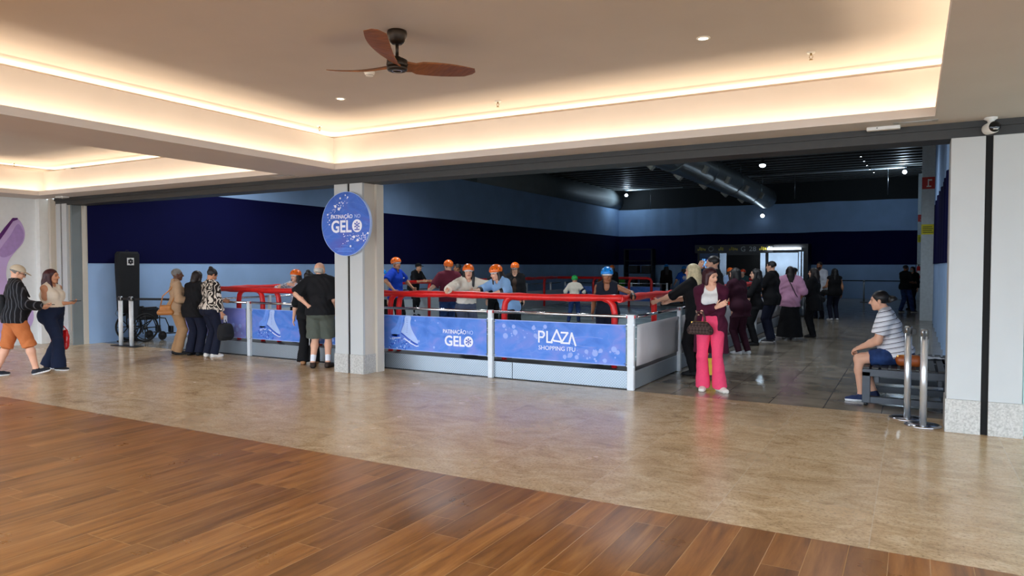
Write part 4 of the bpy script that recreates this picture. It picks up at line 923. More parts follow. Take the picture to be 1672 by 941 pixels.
class Field:
    def __init__(s, prims, vox, extra=.03):
        lo = np.min([pbox(p, extra)[0] for p in prims], 0); hi = np.max([pbox(p, extra)[1] for p in prims], 0)
        s.lo, s.v = lo, vox; s.n = np.ceil((hi - lo) / vox).astype(int) + 2
        s.ax = [lo[i] + vox * np.arange(s.n[i]) for i in range(3)]
        s.D = np.full(s.n, .2, np.float32)
    def grid(s, sl=None):
        sl = sl or (slice(None),) * 3
        return s.ax[0][sl[0]][:, None, None], s.ax[1][sl[1]][None, :, None], s.ax[2][sl[2]][None, None, :]
    def sub(s, p, m):
        a, b = pbox(p, m); i0 = np.maximum(0, np.floor((a - s.lo) / s.v).astype(int)); i1 = np.minimum(s.n, np.ceil((b - s.lo) / s.v).astype(int) + 1)
        return tuple(slice(i0[i], max(i0[i], i1[i])) for i in range(3))
    def union(s, prims, k):
        for p in prims:
            sl = s.sub(p, k + 3 * s.v); d = pdist(p, *s.grid(sl)); D = s.D[sl]
            if k > 0:
                h = np.maximum(k - np.abs(D - d), 0) / k; s.D[sl] = np.minimum(D, d) - h * h * k * .25
            else: s.D[sl] = np.minimum(D, d)
        return s
    def carve(s, prims, k=.01):
        for p in prims:
            sl = s.sub(p, k + 3 * s.v); d = -pdist(p, *s.grid(sl)); D = s.D[sl]
            h = np.maximum(k - np.abs(D - d), 0) / k; s.D[sl] = np.maximum(D, d) + h * h * k * .25
        return s
    def plane(s, q, n):
        X, Y, Z = s.grid(); s.D = np.maximum(s.D, ((X - q[0]) * n[0] + (Y - q[1]) * n[1] + (Z - q[2]) * n[2]).astype(np.float32)); return s
    def wrinkle(s, amp, f=1.):
        X, Y, Z = s.grid()
        s.D = s.D + (amp * (np.sin(Z * 38 * f + 5 * np.sin(X * 9 + Y * 7)) * np.sin(X * 26 * f + Y * 21 * f + 3 * np.sin(Z * 8)))).astype(np.float32); return s
    def mesh(s, name, mats, parent, mfun=None, smooth=1):
        D = s.D; D[0] = D[-1] = .2; D[:, 0] = D[:, -1] = .2; D[:, :, 0] = D[:, :, -1] = .2
        I = D < 0; c = [I[i:i + D.shape[0] - 1, j:j + D.shape[1] - 1, k:k + D.shape[2] - 1] for i in (0, 1) for j in (0, 1) for k in (0, 1)]
        cnt = sum(x.astype(np.int8) for x in c); act = np.argwhere((cnt > 0) & (cnt < 8))
        if len(act) < 8: return None
        idx = np.full(cnt.shape, -1, np.int64); idx[tuple(act.T)] = np.arange(len(act))
        off = [(i, j, k) for i in (0, 1) for j in (0, 1) for k in (0, 1)]
        val = np.stack([D[act[:, 0] + o[0], act[:, 1] + o[1], act[:, 2] + o[2]] for o in off], 1)
        P = np.zeros((len(act), 3)); N = np.zeros(len(act))
        for a in range(8):
            for b in range(a + 1, 8):
                d = np.array(off[b]) - np.array(off[a])
                if np.abs(d).sum() != 1: continue
                va, vb = val[:, a], val[:, b]; m = (va < 0) != (vb < 0); t = va[m] / (va[m] - vb[m])
                P[m] += np.array(off[a]) + t[:, None] * d; N[m] += 1
        V = (act + P / N[:, None]) * s.v + s.lo
        quads = []
        for ax_ in range(3):
            o = [0, 0, 0]; o[ax_] = 1
            a = I[:-1 if ax_ == 0 else None, :-1 if ax_ == 1 else None, :-1 if ax_ == 2 else None]
            b = I[o[0]:, o[1]:, o[2]:]; e = np.argwhere(a != b)
            u, w_ = [(1, 2), (2, 0), (0, 1)][ax_]
            e = e[(e[:, u] > 0) & (e[:, w_] > 0)]
            inside = a[tuple(e.T)]
            def cell(du, dw): q = e.copy(); q[:, u] += du; q[:, w_] += dw; return idx[np.minimum(q[:, 0], idx.shape[0] - 1), np.minimum(q[:, 1], idx.shape[1] - 1), np.minimum(q[:, 2], idx.shape[2] - 1)]
            Q = np.stack([cell(-1, -1), cell(0, -1), cell(0, 0), cell(-1, 0)], 1); Q[~inside] = Q[~inside][:, ::-1]; quads.append(Q)
        Q = np.concatenate(quads); Q = Q[(Q >= 0).all(1)]
        for _ in range(smooth):
            S = np.zeros_like(V); n = np.zeros(len(V))
            for k in range(4):
                for j in (1, 3):
                    np.add.at(S, Q[:, k], V[Q[:, (k + j) % 4]]); np.add.at(n, Q[:, k], 1)
            n[n == 0] = 1; V = V * .5 + .5 * S / n[:, None]
        me = bpy.data.meshes.new(name); me.vertices.add(len(V)); me.vertices.foreach_set('co', V.astype(np.float32).ravel())
        me.loops.add(len(Q) * 4); me.loops.foreach_set('vertex_index', Q.astype(np.int32).ravel())
        me.polygons.add(len(Q)); me.polygons.foreach_set('loop_start', np.arange(0, len(Q) * 4, 4, dtype=np.int32)); me.polygons.foreach_set('loop_total', np.full(len(Q), 4, np.int32))
        for m in (mats if isinstance(mats, (list, tuple)) else [mats]): me.materials.append(m)
        if mfun is not None: me.polygons.foreach_set('material_index', mfun(V[Q].mean(1)).astype(np.int32))
        me.polygons.foreach_set('use_smooth', np.ones(len(Q), bool)); me.update(calc_edges=True); me.validate()
        o = bpy.data.objects.new(name, me); C.objects.link(o); o.parent = parent
        return o

def ik(a, t, l1, l2, pole):
    d = t - a; L = np.linalg.norm(d); n = nrm(d)
    if L > (l1 + l2) * .998: L = (l1 + l2) * .998; t = a + n * L
    ca = (l1 * l1 + L * L - l2 * l2) / (2 * l1 * L); ca = max(-1, min(1, ca))
    p = pole - n * (pole @ n); p = nrm(p)
    return a + n * l1 * ca + p * l1 * math.sqrt(1 - ca * ca), t
def rotz(a): c, s = math.cos(a), math.sin(a); return np.array([[c, -s, 0], [s, c, 0], [0, 0, 1]])
def rotx(a): c, s = math.cos(a), math.sin(a); return np.array([[1, 0, 0], [0, c, -s], [0, s, c]])
def roty(a): c, s = math.cos(a), math.sin(a); return np.array([[c, 0, s], [0, 1, 0], [-s, 0, c]])

SKIN = {'light': (222, 170, 142), 'tan': (196, 140, 106), 'brown': (150, 98, 68), 'dark': (96, 62, 46), 'pale': (232, 186, 164)}
HAIRC = {'black': (20, 17, 18), 'dark': (34, 25, 22), 'brown': (62, 42, 30), 'burgundy': (56, 12, 20), 'blonde': (206, 190, 150), 'grey': (110, 106, 102), 'white': (190, 184, 176)}
EYE = mat('eye_dark', (30, 24, 22), .3); 
def fabric(name, rgb, rough=.85, bump=.12): return mat(name, rgb, rough, bump=bump, scale=60, var=.04, spec=.25)
def pattern(name, kind):
    t = NT(name); co = t.n('ShaderNodeTexCoord').outputs['Object']; sp = t.n('ShaderNodeSeparateXYZ'); t.l(co, sp.inputs[0])
    if kind == 'hstripe':        # white shirt with thin dark and grey stripes
        f = t.math('FRACT', t.math('MULTIPLY', t.math('ADD', sp.outputs[2], t.math('MULTIPLY', sp.outputs[1], .25)), 17.5))
        c = t.ramp(f, [(0, lin((226, 228, 234))), (.62, lin((226, 228, 234))), (.64, lin((150, 156, 170))), (.70, lin((226, 228, 234))), (.86, lin((36, 38, 48))), (.97, lin((36, 38, 48)))], 'CONSTANT')
    elif kind == 'vstripe':      # black shirt, thin grey vertical stripes
        f = t.math('FRACT', t.math('MULTIPLY', t.math('ADD', sp.outputs[1], sp.outputs[0]), 15.))
        c = t.ramp(f, [(0, lin((20, 20, 24))), (.82, lin((86, 88, 94)))], 'CONSTANT')
    elif kind == 'swirl':        # black blouse with cream ring shapes
        mp = t.n('ShaderNodeMapping'); mp.inputs['Scale'].default_value = (1, 1, .55); t.l(co, mp.inputs[0])
        n = t.n('ShaderNodeTexNoise'); n.inputs['Scale'].default_value = 9.5; n.inputs['Detail'].default_value = 0; n.inputs['Distortion'].default_value = 1.1; t.l(mp.outputs[0], n.inputs['Vector'])
        f = t.math('FRACT', t.math('MULTIPLY', n.outputs[0], 5.))
        c = t.ramp(f, [(0, lin((34, 28, 24))), (.60, lin((218, 208, 194)))], 'CONSTANT')
    elif kind == 'denim':
        n = t.n('ShaderNodeTexNoise'); n.inputs['Scale'].default_value = 9; n.inputs['Detail'].default_value = 8; t.l(co, n.inputs['Vector'])
        c = t.ramp(n.outputs[0], [(.3, lin((22, 38, 76))), (.7, lin((44, 72, 124)))])
    elif kind == 'monogram':
        mp = t.n('ShaderNodeMapping'); mp.inputs['Scale'].default_value = (34, 34, 34); mp.inputs['Rotation'].default_value = (0, .78, 0); t.l(co, mp.inputs[0])
        ch = t.n('ShaderNodeTexChecker'); ch.inputs['Scale'].default_value = 1; t.l(mp.outputs[0], ch.inputs[0])
        c = t.mix(ch.outputs['Fac'], lin((46, 34, 32)), lin((74, 58, 54)))
    elif kind == 'lace':
        n = t.n('ShaderNodeTexVoronoi'); n.inputs['Scale'].default_value = 45; t.l(co, n.inputs['Vector'])
        c = t.ramp(n.outputs['Distance'], [(.3, lin((222, 224, 232))), (.6, lin((150, 152, 166)))])
    t.set(Base_Color=c, Roughness=.8); t.b.inputs['Specular IOR Level'].default_value = .25; return t.m

def person(label, x, y, z=0., face=0., h=1.7, w=1., vox=.009, skin='light', hair=('short', 'dark'), top=None, bottom=None, shoes=((30, 30, 32), (30, 30, 32)),
           lean=0., side=0., twist=0., hy=0., hp=0., hr=0., ra=None, la=None, re=None, le=None, curl=.35, feet=None, fang=(-8, 8), fpitch=(0, 0), pelvis=None, knee=(0, 1, 0),
           belly=0., bust=0., hips=1., helmet=None, cap_=None, lower=True, beard=False, glasses=False, mask=False, rh=None, lh=None, group=None, rpalm=None, lpalm=None, extra=None, armw=1., kneepull=0.):
    """one figure standing at (x, y, z); face = world heading of its front in degrees (0 = +Y, counter-clockwise)"""
    s = h / 1.72; root = empty('person', (x, y, z), math.radians(face), label, 'person', group)
    nudge = random.uniform(.94, 1.06)
    SK = mat('skin_' + skin, SKIN[skin], .5, var=.04, spec=.35); LIP = mat('lips_' + skin, tuple(int(v * f) for v, f in zip(SKIN[skin], (.86, .66, .66))), .45)
    hc = HAIRC[hair[1]]; HM = mat('hair_' + hair[1], hc, .5, var=.2, scale=30, bump=.25)
    # ---- skeleton
    wid = w; pz = .925 * s
    P = A(pelvis) if pelvis is not None else A(0, 0, pz)
    tw = rotz(twist); L = rotx(-lean) @ roty(side)
    r_, f_, u_ = (tw @ L)[:, 0], (tw @ L)[:, 1], (tw @ L)[:, 2]
    T = lambda a, b, c: P + (r_ * a + f_ * b + u_ * c) * s
    N = T(0, -.005, .545); Hd = rotz(hy) @ rotx(-hp) @ roty(hr)
    hx, hyv, hz = Hd[:, 0], Hd[:, 1], Hd[:, 2]
    HC = N + nrm(u_ * .7 + A(0, 0, 1) * .3 + f_ * .18) * .126 * s
    hs = .98 * (s * .55 + .45)
    Hp = lambda a, b, c: HC + (hx * a + hyv * b + hz * c) * hs
    RT = [r_, f_, u_]; RH = [hx, hyv, hz]
    kb = .05 * s
    # ---- torso
    def torso(o=0., belly_=True):
        p = [cap(T(-.072 * hips, 0, .03), T(.072 * hips, 0, .03), (.104 * wid + o) * s), cap(T(-.055 * wid, .005, .18), T(.055 * wid, .005, .18), (.092 * wid + o) * s),
             cap(T(-.08 * wid, .0, .34), T(.08 * wid, .0, .34), (.102 * (.5 + .5 * wid) + o) * s), cap(T(-.125, -.01, .455), T(.125, -.01, .455), (.058 + o) * s),
             cap(T(-.12, -.012, .485), T(-.03, -.015, .545), (.04 + o) * s, (.044 + o) * s), cap(T(.12, -.012, .485), T(.03, -.015, .545), (.04 + o) * s, (.044 + o) * s),
             ell(T(-.07 * hips, -.055, -.005), A(.092, .085, .1) * s * (.5 + .5 * wid) * hips + o, RT), ell(T(.07 * hips, -.055, -.005), A(.092, .085, .1) * s * (.5 + .5 * wid) * hips + o, RT)]
        if belly: p.append(ell(T(0, .05, .13), A(.13 * wid, .10 + .05 * belly, .16) * s + o, RT))
        if bust: p += [ell(T(-.075, .085, .335), A(.062, .05, .065) * bust * s + o, RT), ell(T(.075, .085, .335), A(.062, .05, .065) * bust * s + o, RT)]
        return p
    # ---- arms
    ul, fl = .29 * s, .255 * s; arms = {}
    for k, sg in (('R', 1), ('L', -1)):
        S = T(sg * (.172 * (.6 + .4 * wid)), -.005, .468); tg = (ra, la)[sg < 0]
        Wt = P * A(1, 1, 0) + A(sg * (.23 + .06 * (wid - 1)), .04, .80) * s if tg is None else A(tg)
        po = (re, le)[sg < 0]; po = A(po) if po is not None else A(sg * .35, -1, -.25)
        E, W = ik(S, Wt, ul, fl, po); arms[k] = (S, E, W)
    def armp(k, o=0., upto=2., aw=1.):
        S, E, W = arms[k]; q = []
        if upto <= 0: return q
        if upto < 1:
            e = S + (E - S) * upto; n = nrm(E - S); return [cap(S, e + n * .03, (.052 * aw + o) * s, (.047 * aw + o * 1.25) * s, ((e, n),))]
        q = [cap(S, E, (.052 * aw + o) * s, (.04 * aw + o) * s)]
        if upto < 2: e = E + (W - E) * (upto - 1); n = nrm(W - E); q.append(cap(E, e + n * .03, (.042 * aw + o) * s, (.036 * aw + o) * s, ((e, n),)))
        else: q += [cap(E, E + (W - E) * .35, (.041 * aw + o) * s, (.039 * aw + o) * s), cap(E + (W - E) * .35, W, (.039 * aw + o) * s, (.026 + o) * s)]
        return q
    def hand(k):
        S, E, W = arms[k]; sg = 1 if k == 'R' else -1
        d = nrm(W - E); hd = (rh, lh)[sg < 0]
        if hd is not None: d = nrm(A(hd))
        pn = (rpalm, lpalm)[sg < 0]; pn = A(pn) if pn is not None else A(-sg, .15, 0)
        n = nrm(pn - d * (pn @ d)); th = np.cross(d, n) * sg; fr = max(.0085 * s, vox * .8)
        q = [cap(W - d * .01, W + d * .02, .026 * s, .024 * s)] + [cap(W + (d * .015 + th * o * .6) * s, W + (d * .082 + th * o) * s, .014 * s) for o in (-.026, -.009, .009, .026)]
        cs = (curl if not isinstance(curl, tuple) else curl[sg < 0])
        for o, l in ((.030, .9), (.0105, 1.), (-.0095, .95), (-.0285, .74)):
            b = W + (d * .085 + th * o) * s; dd = d
            for j, ln in enumerate((.042, .026, .02)):
                a_ = cs * (j + 1) * .75; dd = nrm(d * math.cos(a_) + n * math.sin(a_) + th * o * .6); e = b + dd * ln * l * s; q.append(cap(b, e, fr * (1.05 - .1 * j), fr * (.98 - .12 * j))); b = e
        b = W + (d * .022 + th * .026) * s; dd = nrm(d * .65 + th * .65 + n * .3); e = b + dd * .045 * s; q.append(cap(b, e, fr * 1.4, fr * 1.15)); dd = nrm(d * .85 + th * .25 + n * (.25 + cs * .3)); q.append(cap(e, e + dd * .033 * s, fr * 1.12, fr * .95))
        return q
    # ---- legs
    tl, sl = .435 * s, .425 * s; legs = {}
    ft = feet if feet is not None else ((.095 * hips, .02, 0), (-.095 * hips, -.01, 0))
    for k, sg, fpos, fa, fp in (('R', 1, ft[0], fang[0], fpitch[0]), ('L', -1, ft[1], fang[1], fpitch[1])):
        H = T(sg * .09 * hips, 0, -.01); An = A(fpos[0] * s, fpos[1] * s, fpos[2] * s + .085 * s)
        Kk, An = ik(H, An, tl, sl, A(knee) + A(sg * kneepull, 0, 0)); legs[k] = (H, Kk, An, fa, fp)
    def legp(k, o=0., upto=2., flare=0., lw=1.):
        H, K, An = legs[k][:3]; lw = lw * (.55 + .45 * wid)
        if upto < 1:
            e = H + (K - H) * upto; n = nrm(K - H); return [cap(H, e + n * .04, (.092 * lw + o) * s, (.068 * lw + o + flare) * s, ((e, n),))]
        q = [cap(H, K, (.092 * lw + o) * s, (.058 * lw + o) * s)]
        calf = K + (An - K) * .32 - nrm(np.cross(nrm(An - K), A(1, 0, 0))) * 0
        if upto < 2:
            e = K + (An - K) * (upto - 1); n = nrm(An - K); q.append(cap(K, e + n * .04, (.058 * lw + o) * s, (.05 * lw + o + flare) * s, ((e, n),)))
        elif o == 0: q += [cap(K, calf, .052 * lw * s, .056 * lw * s), cap(calf, An, .056 * lw * s, .036 * lw * s)]
        else: q.append(cap(K, An + nrm(An - K) * .015, (.058 * lw + o) * s, (.042 * lw + o + flare) * s, ((An + nrm(An - K) * .03 * s, nrm(An - K)),)))
        return q
    def footframe(k):
        An, fa, fp = legs[k][2:]
        return An, rotz(math.radians(fa)) @ rotx(math.radians(fp))
    def footp(k, o=0.):
        An, R = footframe(k); Q = lambda a, b, c: An + R @ (A(a, b, c) * s)
        return [cap(An, Q(0, -.02, -.04), (.036 + o) * s, (.034 + o) * s), cap(Q(0, -.035, -.052), Q(.0, .09, -.055), (.031 + o) * s, (.033 + o) * s), cap(Q(-.012, .08, -.058), Q(-.01, .155, -.062), (.026 + o) * s, (.021 + o) * s), cap(Q(.018, .07, -.06), Q(.022, .14, -.063), (.024 + o) * s, (.019 + o) * s)]
    # ---- head
    headp = [ell(Hp(0, -.014, .034), A(.074, .094, .082) * hs, RH), ell(Hp(0, .02, -.025), A(.062, .07, .088) * hs, RH), cap(Hp(-.014, .058, -.093), Hp(.014, .058, -.093), .021 * hs),
             cap(Hp(-.05, .0, -.06), Hp(-.018, .052, -.093), .02 * hs), cap(Hp(.05, .0, -.06), Hp(.018, .052, -.093), .02 * hs), cap(Hp(-.03, .068, .026), Hp(.03, .068, .026), .018 * hs), cap(Hp(-.034, .06, -.03), Hp(.034, .06, -.03), .022 * hs)]
    neck = [cap(N - u_ * .05 * s, Hp(0, -.022, -.05), .058 * s * (.7 + .3 * wid), .05 * s)]
    fine = [cap(Hp(0, .085, .012), Hp(0, .108, -.026), .0085 * hs, .013 * hs), cap(Hp(-.013, .093, -.032), Hp(.013, .093, -.032), .008 * hs), ell(Hp(.076, -.008, -.012), A(.012, .02, .032) * hs, RH), ell(Hp(-.076, -.008, -.012), A(.012, .02, .032) * hs, RH),
            cap(Hp(-.018, .082, -.058), Hp(.018, .082, -.058), .008 * hs), cap(Hp(-.014, .08, -.067), Hp(.014, .08, -.067), .008 * hs)]
    bp = torso() + neck + headp
    allp = bp + armp('R', aw=armw) + armp('L', aw=armw) + hand('R') + hand('L') + fine + (legp('R') + legp('L') + footp('R') + footp('L'))
    F = Field(allp, vox).union(torso(), kb).union(neck, .03 * s).union(headp, .02 * s)
    for k in 'RL': F.union(armp(k, aw=armw), .03 * s); F.union(hand(k), .006)
    for k in 'RL': F.union(legp(k) + footp(k), .03 * s)
    F.carve([ell(Hp(.03, .094, .006), A(.017, .016, .012) * hs, RH), ell(Hp(-.03, .094, .006), A(.017, .016, .012) * hs, RH)], .008)
    F.union(fine, .006)
    def hl(V):
        d = (V - HC) / hs; return d @ hx, d @ hyv, d @ hz
    def bm_(V):
        a, b, c = hl(V); o = np.zeros(len(V)); fr = (b > .06) & (np.abs(c) < .13)
        o[fr & (np.abs(np.abs(a) - .031) < .015) & (c > .000) & (c < .010)] = 1
        o[fr & (np.abs(np.abs(a) - .032) < .019) & (c > .0225) & (c < .029)] = 2
        o[fr & (np.abs(a) < .023) & (c > -.072) & (c < -.054)] = 3
        if beard: o[(b > .02) & (c < -.04) & (c > -.14) & (np.abs(a) < .075) & ~((np.abs(a) < .02) & (c > -.07) & (c < -.055))] = 2
        return o
    F.mesh('body', [SK, EYE, HM, LIP], root, bm_)
    # ---- clothes
    if bottom:
        bk = bottom.get('kind', 'trousers'); o = bottom.get('off', .014); fl_ = bottom.get('flare', 0.); up = bottom.get('to', 2.); m = bottom['m']
        wt = min(bottom.get('waist', .12), (top['hem'] + .05) if top and top.get('hem', 0) < .02 and 'long' not in top else 9)
        tp = torso(o)
        if bk == 'skirt':
            zt = T(0, 0, wt - .02); hz_ = bottom.get('hem', .12)
            q = [cap(T(-.05 * wid, 0, .14), T(.05 * wid, 0, .14), (.095 * wid + o) * s), cap(T(-.07 * hips, -.01, 0), T(.07 * hips, -.01, 0), (.112 * wid + o) * s),
                 cap(T(-.05, 0, 0), A(P[0] * .5 - .03, P[1] * .5, hz_ - .05), .11 * wid * s, bottom.get('rad', .24)), cap(T(.05, 0, 0), A(P[0] * .5 + .03, P[1] * .5, hz_ - .05), .11 * wid * s, bottom.get('rad', .24))]
            G = Field(q, vox).union(q, .06).wrinkle(.005, .7); G.plane(T(0, 0, wt), u_); G.plane((0, 0, hz_), A(0, 0, -1)); G.mesh('skirt', m, root)
        else:
            q = tp[:2] + tp[6:8] + (tp[8:9] if belly else []); lp = {k: legp(k, o, up, fl_, bottom.get('lw', 1.)) for k in 'RL'}
            G = Field(q + lp['R'] + lp['L'], vox).union(q, kb); G.plane(T(0, 0, wt), u_)
            G.union(lp['R'], .035).union(lp['L'], .008 if bottom.get('split', True) else .05); G.wrinkle(bottom.get('wr', .003)); 
            if pelvis is None: G.plane(T(0, 0, wt), u_)
            G.mesh(bottom.get('name', 'shorts' if up < 1.6 else 'trousers'), m, root, bottom.get('mf'))
    if top:
        o = top.get('off', .016); o = max(o, bottom.get('off', .014) + .009) if bottom and top.get('hem', 0) < .02 and 'long' not in top else o; hem = top.get('hem', -.04); hem = max(hem, bottom.get('waist', .12) - .02) if bottom and hem >= .02 else hem; sl_ = top.get('sleeve', .55); m = top['m']
        tp = torso(o) + [cap(T(-.07 * hips, 0, hem), T(.07 * hips, 0, hem), (.104 * wid + o) * s)] * (hem < .0)
        ap = {k: armp(k, o * top.get('sw', 1.), sl_, armw) for k in 'RL'}
        G = Field(tp + ap['R'] + ap['L'], vox).union(tp, kb)
        if 'long' in top:
            zl = top['long']; G2 = [cap(T(-.09 * hips, -.03, .0), A(P[0] - .1 * s, P[1] - .05, zl), (.1 * wid + o) * s, (.115 + o) * s), cap(T(.09 * hips, -.03, .0), A(P[0] + .1 * s, P[1] - .05, zl), (.1 * wid + o) * s, (.115 + o) * s)]
            G = Field(tp + G2 + ap['R'] + ap['L'], vox).union(tp + G2, kb); G.plane((0, 0, zl), A(0, 0, -1))
        else: G.plane(T(0, 0, hem), -u_)
        if top.get('open'): G.carve([cap(T(0, .16, .6), T(0, .16, -.4), top['open'] * s), cap(T(0, .12, .5), T(0, .16, -.9), top['open'] * .95 * s)], .01)
        if sl_ > 0:
            G.union(ap['R'], .03).union(ap['L'], .03)
        else: G.carve([cap(T(.2, 0, .47), T(.2, 0, .3), .052 * s), cap(T(-.2, 0, .47), T(-.2, 0, .3), .052 * s)], .01)
        nr = top.get('neck', .062); nd = top.get('drop', 0.)
        G.wrinkle(top.get('wr', .003)); 
        G.carve([cap(T(0, .02, .53), Hp(0, -.01, -.02), nr * s, .12 * s)] + ([ell(T(0, .1, .5 - nd * .3), A(nr * .95, .1, nd + .03) * s, RT)] if nd else []), .01)
        ob = G.mesh(top.get('name', 'shirt'), m, root, top.get('mf'))
        if top.get('under'):
            G = Field(torso(.008), vox).union(torso(.008), kb); G.plane(T(0, 0, top.get('uhem', .1)), -u_); G.carve([cap(T(0, .02, .53), Hp(0, -.01, -.02), .07 * s, .12 * s)], .01); G.mesh('blouse', top['under'], root)
    if shoes and lower:
        up, so = (fabric('shoe_' + '_'.join(map(str, c)), c, .6) for c in shoes)
        for k in 'RL':
            An, R = footframe(k); q = footp(k, .009); b0 = An + R @ A(0, 0, -.088 * s)
            G = Field(q, min(vox, .0085)).union(q, .02); G.plane(b0, -R[:, 2]); G.plane(An + R @ A(0, 0, .012 * s), R[:, 2])
            G.mesh('shoe', [up, so], root, lambda V: ((V - b0) @ R[:, 2] < .027 * s).astype(int))
            if extra == 'socks':
                H_, K_ = legs[k][:2]; nn = nrm(An - K_); c0 = An - nn * .13 * s
                q = [cap(c0 - nn * .03, An, .049 * s, .042 * s, ((c0, -nn),))]; Field(q, vox).union(q, .01).mesh('sock', fabric('sock_white', (226, 230, 238)), root)
    # ---- hair
    st = hair[0]; face_cut = ell(Hp(0, .085, -.04), A(.068, .075, .1) * hs, RH)
    if st != 'bald':
        o = .012 * hs; q = [ell(Hp(0, -.018, .036), A(.079, .098, .086) * hs, RH)]; low = -.03
        if st in ('long', 'bob', 'pony', 'bun', 'wavy'): q = [ell(Hp(0, -.02, .037), A(.084, .1, .09) * hs, RH)]; low = -.06
        if st in ('long', 'wavy'):
            ln = hair[2] if len(hair) > 2 else .3
            q += [cap(Hp(0, -.06, .02), Hp(0, -.085, -.1) - A(0, 0, 1) * 0, .085 * hs, .075 * hs), cap(Hp(-.02, -.085, -.1), HC + (-hyv * .1 - hx * .03) * hs - u_ * ln, .075 * hs, .05 * hs), cap(Hp(.02, -.085, -.1), HC + (-hyv * .1 + hx * .03) * hs - u_ * ln, .075 * hs, .05 * hs)]
            for sg in (-1, 1): q += [cap(Hp(sg * .07, -.015, .03), Hp(sg * .082, .005, -.1), .03 * hs, .03 * hs), cap(Hp(sg * .082, .005, -.1), Hp(sg * .09, .045, -.1) - u_ * (ln - .12), .03 * hs, .022 * hs)]
            low = -9
        if st == 'bob':
            q += [cap(Hp(0, -.05, .02), Hp(0, -.06, -.1), .085 * hs, .07 * hs)] + [cap(Hp(sg * .068, -.01, .03), Hp(sg * .078, .012, -.1), .032 * hs, .026 * hs) for sg in (-1, 1)]; low = -9
        if st == 'pony': q += [cap(Hp(0, -.1, .03), Hp(0, -.15, .0), .03 * hs, .045 * hs), cap(Hp(0, -.15, .0), Hp(0, -.16, -.09), .05 * hs, .055 * hs), cap(Hp(0, -.16, -.09), Hp(0, -.15, -.2), .055 * hs, .02 * hs)]
        if st == 'bun': q += [ell(Hp(0, -.09, .1), A(.04, .04, .036) * hs, RH)]
        if st == 'fringe':
            q = [ell(Hp(0, -.032, -.015), A(.079, .088, .085) * hs, RH)]; low = -.075
        G = Field(q, min(vox, .009)).union(q, .02)
        if st == 'fringe': G.carve([ell(Hp(0, .03, .11), A(.2, .17, .085) * hs, RH), ell(Hp(0, .1, 0), A(.2, .09, .2) * hs, RH)], .01)
        else: G.carve([face_cut, ell(Hp(0, .11, -.005), A(.075, .075, .06) * hs, RH)], .012)
        if low > -1: G.plane(Hp(0, -.03, low), -nrm(hz + hyv * .55) if st in ('short', 'fringe') else -nrm(hz + hyv * .35))
        G.carve([ell(Hp(sg * .088, .0, -.02), A(.025, .025, .04) * hs, RH) for sg in (-1, 1)], .005) if st in ('short', 'pony', 'bun', 'fringe') else None
        G.wrinkle(.0012 if st in ('long', 'bob') else .0025, 1.6); G.mesh('hair', HM, root)
    if helmet:
        hm = mat('helmet_shell_%d_%d_%d' % helmet, helmet, .3, var=.03); blk = M['black']
        tilt = RH
        q = [ell(Hp(0, -.016, .045), A(.104, .126, .105) * hs, tilt)]
        G = Field(q, min(vox, .009)).union(q, 0); G.plane(Hp(0, 0, .018), -nrm(hz - hyv * .22)); 
        vents = [(sg * .045, .085, .095) for sg in (-1, 1)] + [(sg * .085, .02, .085) for sg in (-1, 1)] + [(sg * .06, -.09, .09) for sg in (-1, 1)] + [(sg * .098, -.03, .06) for sg in (-1, 1)]
        def hmf(V):
            a, b, c = hl(V); o = np.zeros(len(V))
            for v in vents: o[(a - v[0]) ** 2 + (b - v[1]) ** 2 + (c - v[2]) ** 2 < .011 ** 2] = 1
            return o
        ho = G.mesh('helmet', [hm, blk], root, hmf)
        q = [cap(Hp(sg * .088, y0, .03), Hp(sg * .072, .02, -.06), max(.006, vox * .7)) for sg in (-1, 1) for y0 in (.04, -.05)] + [cap(Hp(sg * .072, .02, -.06), Hp(0, .055, -.118), max(.006, vox * .7)) for sg in (-1, 1)]
        Field(q, min(vox, .008)).union(q, .003).mesh('chin_strap', blk, ho)
        q = [ell(Hp(0, -.012, .03), A(.09, .112, .05) * hs, RH)]; G = Field(q, min(vox, .009)).union(q, 0); G.plane(Hp(0, 0, .005), -hz); G.plane(Hp(0, 0, .05), hz); G.carve([ell(Hp(0, .03, -.03), A(.06, .09, .05) * hs, RH)], .005); G.mesh('helmet_liner', mat('helmet_liner', (206, 206, 206), .8), ho)
    if cap_:
        cm = fabric('cap_%d_%d_%d' % cap_, cap_)
        q = [ell(Hp(0, -.012, .045), A(.087, .108, .088) * hs, RH)]; G = Field(q, min(vox, .009)).union(q, 0); G.plane(Hp(0, 0, .03), -hz); co_ = G.mesh('cap', cm, root)
        R2 = [hx, nrm(hyv - hz * .22), nrm(hz + hyv * .22)]
        q = [ell(Hp(0, .10, .042), A(.075, .088, .009) * hs + A(0, 0, vox * .3), R2)]; G = Field(q, min(vox, .007)).union(q, 0); G.mesh('cap_brim', cm, co_)
    if glasses:
        mb = MB()
        for sg in (-1, 1): mb.tube([Hp(sg * .031 + .024 * math.cos(t), .104, .003 + .017 * math.sin(t)) for t in np.linspace(0, 2 * PI, 13)], .003, 6); mb.tube([Hp(sg * .055, .1, .008), Hp(sg * .082, .0, .008)], .003, 6)
        mb.tube([Hp(-.008, .108, .006), Hp(.008, .108, .006)], .003, 6); mb.build('glasses', M['black'], root)
    if mask:
        q = [ell(Hp(0, .05, -.05), A(.055, .065, .05) * hs, RH)]; Field(q, .008).union(q, 0).mesh('face_mask', mat('face_mask', (176, 196, 206), .8), root)
    info = dict(root=root, T=T, Hp=Hp, arms=arms, legs=legs, s=s, RH=RH, P=P)
